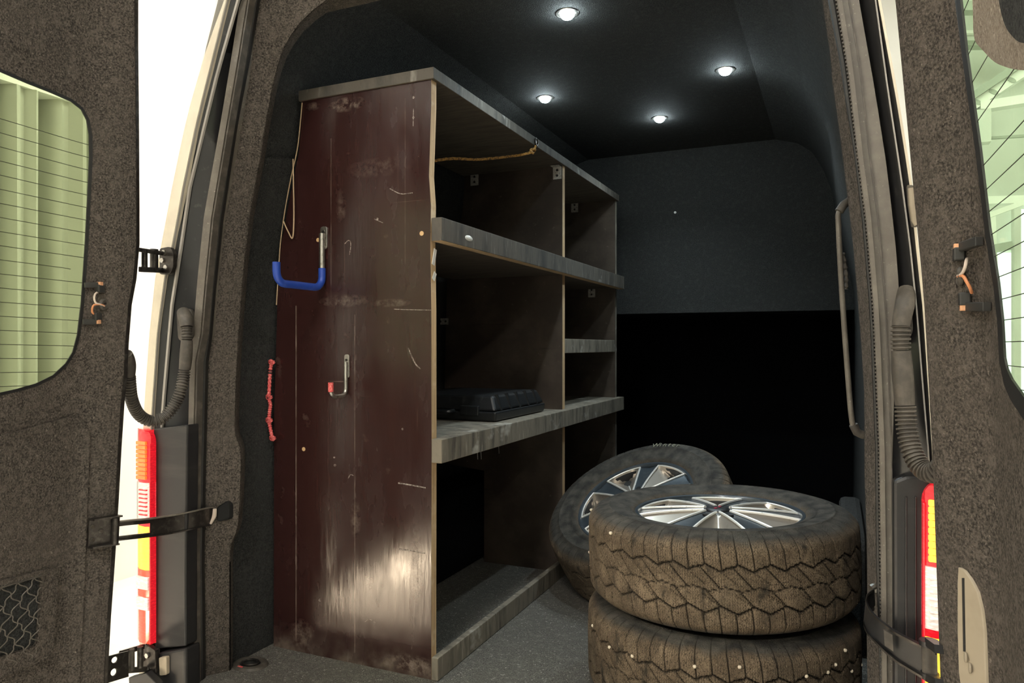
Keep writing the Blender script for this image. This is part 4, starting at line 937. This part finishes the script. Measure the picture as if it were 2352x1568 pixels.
# ------------------------------------------------------------------ wheels
R_, Wd = .345, .23
def tri(x): x = x % 1.0; return 4 * abs(x - .5) - 1
def tyre_mesh():
    NA, NT = 1560, 58
    prof = [(.2175, .094), (.221, .101), (.230, .106), (.244, .1115), (.2455, .1095), (.254, .1130), (.268, .1150), (.284, .1155), (.2852, .1175), (.2895, .1170), (.2905, .1150), (.312, .1105), (.324, .1050)]
    aT = [.099 - .198 * i / (NT - 1) for i in range(NT)]
    def rT(a):
        t = abs(a) / .099; return .3450 - .0030 * t * t - .0115 * max(0, (t - .80) / .20) ** 1.8
    rows = prof + [(rT(a), a) for a in aT] + [(r, -h) for r, h in reversed(prof)]
    n = len(rows); vs = []; gr = []
    NP = 30
    for i in range(NA):
        th = 2 * math.pi * i / NA; p = th * NP / (2 * math.pi); ct, stt = math.cos(th), math.sin(th)
        z1 = .047 + .0085 * (tri(p) if p % 1 < .62 else tri(p) * .6)
        z0 = .0045 * tri(p * 1.0 + .35)
        z2 = -.047 + .0085 * tri(p + .5)
        for k, (r, a) in enumerate(rows):
            d = 0.0; g = 0
            if 13 <= k < 13 + NT:
                e = .0026
                def gro(dist, w, dep):
                    return dep * max(0, min(1, (w - abs(dist)) / .0016))
                d = max(gro(a - z1, e + .0005, .0075), gro(a - z0, e - .0004, .0060), gro(a - z2, e + .0005, .0075))
                pl = 2 * math.pi * R_ / NP
                if z2 < a < z1:
                    sl = (p + a * 13.0 + (.5 if a < z0 else 0)) % 1.0
                    d = max(d, gro((sl - .5) * pl, .0026, .0060))
                    s2 = (p + a * 19.0 + .27 + (.5 if a < z0 else 0)) % 1.0
                    if (.012 < a < .046) or (-.046 < a < -.012): d = max(d, gro((s2 - .5) * pl, .0020, .0045))
                else:
                    q = (p * 2 + (.3 if a > 0 else .8) + a * 3) % 1.0
                    d = max(d, gro((q - .5) * pl / 2, .0019, .0065))
                g = min(1, d / .006)
            elif k in (10, 11, 12, 13 + NT, 13 + NT + 1, 13 + NT + 2):      # shoulder lugs run down the sidewall
                q = (p * 2 + (.3 if a > 0 else .8) + math.copysign(.099, a) * 3) % 1.0
                kk = k if k < 13 else 2 * 13 + NT - 1 - k
                d = .0040 * max(0, min(1, (.0022 - abs((q - .5) * pl_ / 2)) / .0012)) * (kk - 9) / 3
                g = min(1, d / .005)
            rr = r - d
            vs.append((rr * ct, rr * stt, a)); gr.append(g)
    fs = []
    for i in range(NA):
        j = (i + 1) % NA
        for k in range(n - 1): fs.append((i * n + k, j * n + k, j * n + k + 1, i * n + k + 1))
    me = bpy.data.meshes.new('tyre'); me.from_pydata(vs, [], fs)
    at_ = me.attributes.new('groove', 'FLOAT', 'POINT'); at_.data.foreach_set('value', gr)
    for p in me.polygons: p.use_smooth = True
    me.update(); return me
pl_ = 2 * math.pi * R_ / 30
def tyre_mat():
    m = mat('muddy_tyre', (.145, .108, .072), .85, spec=.25, layers=[
        (iso(16), 5, .42, .68, (.245, .185, .125)), ((30, 30, 12), 4, .56, .72, (.040, .034, .027)), (iso(300), 3, .52, .66, (.060, .047, .033)), ((260, 260, 90), 2, .66, .74, (.33, .27, .19)), (iso(8), 4, .55, .75, (.085, .070, .052))],
        bump=(iso(420), .005, 3))
    nt = m.node_tree; N, L = nt.nodes, nt.links; b = N['Principled BSDF']; mud = b.inputs['Base Color'].links[0].from_socket
    tc = N.new('ShaderNodeTexCoord'); sp = N.new('ShaderNodeSeparateXYZ'); L.new(tc.outputs['Object'], sp.inputs[0])
    ab = N.new('ShaderNodeMath'); ab.operation = 'ABSOLUTE'; L.new(sp.outputs[2], ab.inputs[0])
    nz = N.new('ShaderNodeTexNoise'); nz.inputs['Scale'].default_value = 26; nz.inputs['Detail'].default_value = 5; L.new(tc.outputs['Object'], nz.inputs['Vector'])
    ad = N.new('ShaderNodeMath'); ad.operation = 'MULTIPLY_ADD'; L.new(nz.outputs['Fac'], ad.inputs[0]); ad.inputs[1].default_value = .02; L.new(ab.outputs[0], ad.inputs[2])
    mr = N.new('ShaderNodeMapRange'); mr.inputs['From Min'].default_value = .102; mr.inputs['From Max'].default_value = .117; L.new(ad.outputs[0], mr.inputs['Value'])
    sw = N.new('ShaderNodeMix'); sw.data_type = 'RGBA'; sw.inputs['A'].default_value = (.040, .038, .035, 1); sw.inputs['B'].default_value = (.105, .097, .082, 1)
    r2 = N.new('ShaderNodeMapRange'); r2.inputs['From Min'].default_value = .38; r2.inputs['From Max'].default_value = .70; L.new(nz.outputs['Fac'], r2.inputs['Value']); L.new(r2.outputs['Result'], sw.inputs['Factor'])
    mx = N.new('ShaderNodeMix'); mx.data_type = 'RGBA'; L.new(mr.outputs['Result'], mx.inputs['Factor']); L.new(mud, mx.inputs['A']); L.new(sw.outputs['Result'], mx.inputs['B'])
    # fine sipes across the tread blocks
    def mth(op, a, bb=0.0):
        n = N.new('ShaderNodeMath'); n.operation = op
        for i, v in ((0, a), (1, bb)):
            if isinstance(v, (int, float)): n.inputs[i].default_value = v
            else: L.new(v, n.inputs[i])
        return n.outputs[0]
    th = mth('ARCTAN2', sp.outputs[1], sp.outputs[0])
    wv = mth('SINE', mth('ADD', mth('MULTIPLY', th, 380.0), mth('ADD', mth('MULTIPLY', nz.outputs['Fac'], 5.0), mth('MULTIPLY', mth('SINE', mth('MULTIPLY', sp.outputs[2], 900.0)), .9))))
    nl = N.new('ShaderNodeTexNoise'); nl.inputs['Scale'].default_value = 45; L.new(tc.outputs['Object'], nl.inputs['Vector'])
    sip = mth('MULTIPLY', mth('MULTIPLY', mth('GREATER_THAN', wv, .62), mth('LESS_THAN', ab.outputs[0], .099)), mth('MULTIPLY', mth('GREATER_THAN', nl.outputs['Fac'], .46), .55))
    ms = N.new('ShaderNodeMix'); ms.data_type = 'RGBA'; L.new(sip, ms.inputs['Factor']); L.new(mx.outputs['Result'], ms.inputs['A']); ms.inputs['B'].default_value = (.050, .038, .026, 1); mx = ms
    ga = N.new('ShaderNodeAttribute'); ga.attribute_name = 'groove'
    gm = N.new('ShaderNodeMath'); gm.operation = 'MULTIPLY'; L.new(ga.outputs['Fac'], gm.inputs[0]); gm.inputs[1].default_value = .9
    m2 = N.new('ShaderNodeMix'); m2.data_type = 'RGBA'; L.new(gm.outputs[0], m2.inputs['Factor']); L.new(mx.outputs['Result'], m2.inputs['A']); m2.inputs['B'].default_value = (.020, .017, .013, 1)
    L.new(m2.outputs['Result'], b.inputs['Base Color']); return m
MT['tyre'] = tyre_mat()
MT['rim_blue'] = mat('rim_blue_grey', (.060, .076, .092), .30, .35, coat=.5, layers=[(iso(40), 4, .55, .8, (.10, .115, .13))])
MT['rim_cut'] = mat('rim_polished', (.88, .87, .84), .35, .4, layers=[(iso(90), 4, .6, .75, (.5, .47, .42))])
MT['rim_pocket'] = mat('rim_pocket', (.52, .475, .42), .30, .75, layers=[(iso(60), 4, .6, .8, (.40, .35, .29))])
MT['rim_dark'] = mat('rim_barrel', (.03, .03, .032), .5, .3)
MT['cap_red'] = mat('cap_red', (.34, .03, .06), .4)
MT['stone'] = mat('pale_stone', (.75, .66, .52), .8)
MT['letter'] = mat('sidewall_letter', (.22, .22, .165), .7)

TY = tyre_mesh(); TY.materials.append(MT['tyre'])
def make_wheel():
    parts = []
    def pt(nm, mb, m, smooth=True, sub=None, bevel=0): parts.append((nm, mb.build(nm, m, None, smooth=smooth, bevel=bevel), sub)); return parts[-1][1]
    o = bpy.data.objects.new('tyre', TY); COL.objects.link(o); parts.append(('tyre', o, None))
    pt('barrel', MB().lathe([(.2185, .094), (.214, .088), (.203, .082), (.200, .05), (.196, -.06), (.200, -.085), (.2185, -.094)], 72), 'rim_dark')
    pt('rim_lip', MB().lathe([(.2195, .0935), (.2195, .0975), (.2175, .0990), (.2105, .0975), (.2075, .0915), (.2070, .085)], 96), 'rim_blue')
    pt('hub_back', MB().lathe([(0, -.02), (.150, -.02), (.196, -.01)], 48), 'rim_dark')
    zs = lambda r: .1045 - .015 * (r / .206) ** 2.2            # gently domed face
    hw = lambda r: .0160 + .0225 * (max(0, r - .04) / .165) ** 1.25  # half width of a spoke
    rs = [.036 + (.206 - .036) * i / 14 for i in range(15)]
    for k in range(6):
        a0 = k * math.pi / 3; ca, sa = math.cos(a0), math.sin(a0)
        W_ = lambda r, s_, z: Vector((r * ca - s_ * sa, r * sa + s_ * ca, z))
        sp_ = MB(); A = [W_(r, -hw(r), zs(r) - .002) for r in rs]; C = [W_(r, 0, zs(r) - .0065) for r in rs]; B = [W_(r, hw(r), zs(r) - .002) for r in rs]
        nn = len(rs); sp_.add(A + C + B, [(i, i + 1, nn + i + 1, nn + i) for i in range(nn - 1)] + [(nn + i, nn + i + 1, 2 * nn + i + 1, 2 * nn + i) for i in range(nn - 1)])
        dA = [p + Vector((0, 0, -.03)) for p in A]; dB = [p + Vector((0, 0, -.03)) for p in B]
        sp_.add(A + dA, [(i, nn + i, nn + i + 1, i + 1) for i in range(nn - 1)]); sp_.add(B + dB, [(i, i + 1, nn + i + 1, nn + i) for i in range(nn - 1)])
        spo = pt('spoke', sp_, 'rim_blue')
        for s_ in (-1, 1):
            pt('polished_edge', MB().tube([W_(r, s_ * hw(r), zs(r)) for r in rs], .0036, 6), 'rim_cut', sub=spo)
        pt('lug_shade', MB().disc(W_(.060, 0, zs(.06) - .005), .0095, (0, 0, 1), .0035, 14), 'rubber', sub=spo)  # black disc in place of the shade inside a lug hole
        # sculpted pocket between this spoke and the next: two facets falling to a middle ridge
        am = a0 + math.pi / 6; cm, sm_ = math.cos(am), math.sin(am)
        def Pk(r, ang, z): return Vector((r * math.cos(ang), r * math.sin(ang), z))
        angs = [math.atan2(hw(r), r) for r in rs]
        L1 = [Pk(math.hypot(r, hw(r)), a0 + g_, zs(r) - .004) for r, g_ in zip(rs, angs)]
        L2 = [Pk(math.hypot(r, hw(r)), a0 + math.pi / 3 - g_, zs(r) - .004) for r, g_ in zip(rs, angs)]
        Mi = [Pk(.040 + (.190 - .040) * i / (nn - 1), am, zs(.04) - .004 - .058 * (i / (nn - 1)) ** .9) for i in range(nn)]
        pk = MB(); pk.add(L1 + Mi, [(i, i + 1, nn + i + 1, nn + i) for i in range(nn - 1)]); pk.add(L2 + Mi, [(i, nn + i, nn + i + 1, i + 1) for i in range(nn - 1)])
        m_ = 8; o1 = [Pk(.206, a0 + angs[-1] + (math.pi / 3 - 2 * angs[-1]) * i / m_, .090) for i in range(m_ + 1)]
        o2 = [Pk(.196, a0 + angs[-1] + (math.pi / 3 - 2 * angs[-1]) * i / m_, .090 - .065 * math.sin(math.pi * i / m_)) for i in range(m_ + 1)]
        pk.add(o1 + o2, [(i, i + 1, m_ + 2 + i, m_ + 1 + i) for i in range(m_)])
        pkt = pt('pocket', pk, 'rim_pocket')
        pt('pocket_edge', MB().tube([p + Vector((0, 0, .0015)) for p in o1], .0024, 6), 'rim_cut', sub=pkt)
        pt('ridge', MB().tube([p + Vector((0, 0, .001)) for p in Mi], lambda i: .0010 + .0022 * i / nn, 6), 'rim_cut', sub=pkt)
        pt('vent_shade', MB().disc(Pk(.172, am, Mi[-3].z + .004), .017, (-math.cos(am) * .35, -math.sin(am) * .35, 1), .003, 16), 'rubber', sub=pkt)  # black disc painting the darkness of the opening near the rim
    cap = pt('centre_cap', MB().lathe([(0, .1075), (.020, .1075), (.029, .106), (.033, .102), (.034, .094)], 36), 'plastic')
    for s_ in (-1, 1):
        pt('cap_mark', MB().prism([(s_ * .011 - .009, -.004, .1078), (s_ * .011 + .003, -.004, .1078), (s_ * .011 + .009, .004, .1078), (s_ * .011 - .003, .004, .1078)], (0, 0, .0012)), 'cap_red', smooth=False, sub=cap)
    pt('lug_ring', MB().lathe([(.034, .101), (.045, .1025), (.048, .096)], 36), 'rim_blue')
    return parts
proto = make_wheel(); first = [True]
def wheel(label, loc, nrm, spin, stones=()):
    t = thing('wheel', label, 'wheel', loc, 'loose wheels in the load space')
    z = Vector(nrm).normalized(); q = Vector((0, 0, 1)).rotation_difference(z)
    t.rotation_mode = 'QUATERNION'; t.rotation_quaternion = q @ Matrix.Rotation(math.radians(spin), 3, 'Z').to_quaternion()
    new = {}
    for nm, o, sub in proto:
        c = o if first[0] else o.copy()
        if not first[0]: COL.objects.link(c)
        new[o] = c
        c.parent = new[sub] if sub else t
    first[0] = False
    for a_, h_ in stones:
        a_ = math.radians(a_); r = .3435
        so = MB().lathe([(0, .004), (.0035, .003), (.0045, 0), (.003, -.003), (0, -.004)], 7, Matrix.Translation((r * math.cos(a_), r * math.sin(a_), h_))).build('stone', 'stone', None, smooth=True)
        so.parent = t
    return t
w_top = wheel('muddy wheel on top of the two-wheel stack, red mark on its cap', (-.2905, 2.011, .3615), (-.024, -.008, 1), 30 + 0,
              [(random.uniform(195, 345), random.choice((.085, .075, .05, -.01, -.055, -.08, -.09)) + random.uniform(-.008, .008)) for _ in range(16)])
w_bot = wheel('muddy wheel at the bottom of the two-wheel stack', (-.290, 2.000, .1176), (0, 0, 1), 12,
              [(random.uniform(195, 345), random.uniform(0, .09)) for _ in range(14)])
w_lean = wheel('wheel lying tilted behind the stack, sidewall lettering facing up', (-.649, 2.645, .262), (-.242, -.466, .851), 0)
w_hid = wheel('wheel lying flat on the floor under the raised side of the tilted wheel', (-.405, 3.17, .119), (0, 0, 1), 40)
bpy.context.view_layer.update()

def letters(wh, text, r, a_mid, size, step):
    """raised sidewall lettering, letter by letter round the tyre"""
    dg = bpy.context.evaluated_depsgraph_get()
    for i, ch in enumerate(text):
        cu = bpy.data.curves.new('letter', 'FONT'); cu.body = ch; cu.size = size; cu.extrude = .0008; cu.align_x = 'CENTER'
        o = bpy.data.objects.new('letter', cu); COL.objects.link(o); bpy.context.view_layer.update()
        me = bpy.data.meshes.new_from_object(o.evaluated_get(bpy.context.evaluated_depsgraph_get())); bpy.data.objects.remove(o)
        me.materials.clear(); me.materials.append(MT['letter'])
        a = a_mid - (i - (len(text) - 1) / 2) * step
        n = bpy.data.objects.new('letter', me); COL.objects.link(n); n.parent = wh
        n.matrix_local = Matrix.Translation((r * math.cos(a), r * math.sin(a), .1165)) @ Matrix.Rotation(a - math.pi / 2, 4, 'Z')
def in_plane_angle(wh, px, py):
    Mw = wh.matrix_world; n = (Mw.to_3x3() @ Vector((0, 0, 1))).normalized(); p0 = Mw @ Vector((0, 0, .115))
    d = at(px, py, Y=1.0) - Vector((0, 0, EYE)); o = Vector((0, 0, EYE)); t = (p0 - o).dot(n) / d.dot(n)
    l = Mw.inverted() @ (o + d * t); return math.atan2(l.y, l.x), math.hypot(l.x, l.y)
# spin the tilted wheel so that a spoke points where the photo shows one
sp_a, _ = in_plane_angle(w_lean, 1484, 1064.5)
w_lean.rotation_quaternion = w_lean.rotation_quaternion @ Matrix.Rotation(sp_a, 3, 'Z').to_quaternion()
# on the top wheel a pocket faces the viewer
pk_a, _ = in_plane_angle(w_top, 1652, 1216)
w_top.rotation_quaternion = w_top.rotation_quaternion @ Matrix.Rotation(pk_a - math.pi / 6, 3, 'Z').to_quaternion()
bpy.context.view_layer.update()
am, rm_ = in_plane_angle(w_lean, 1527, 1031)
letters(w_lean, 'Winter', .293, am, .032, .066)
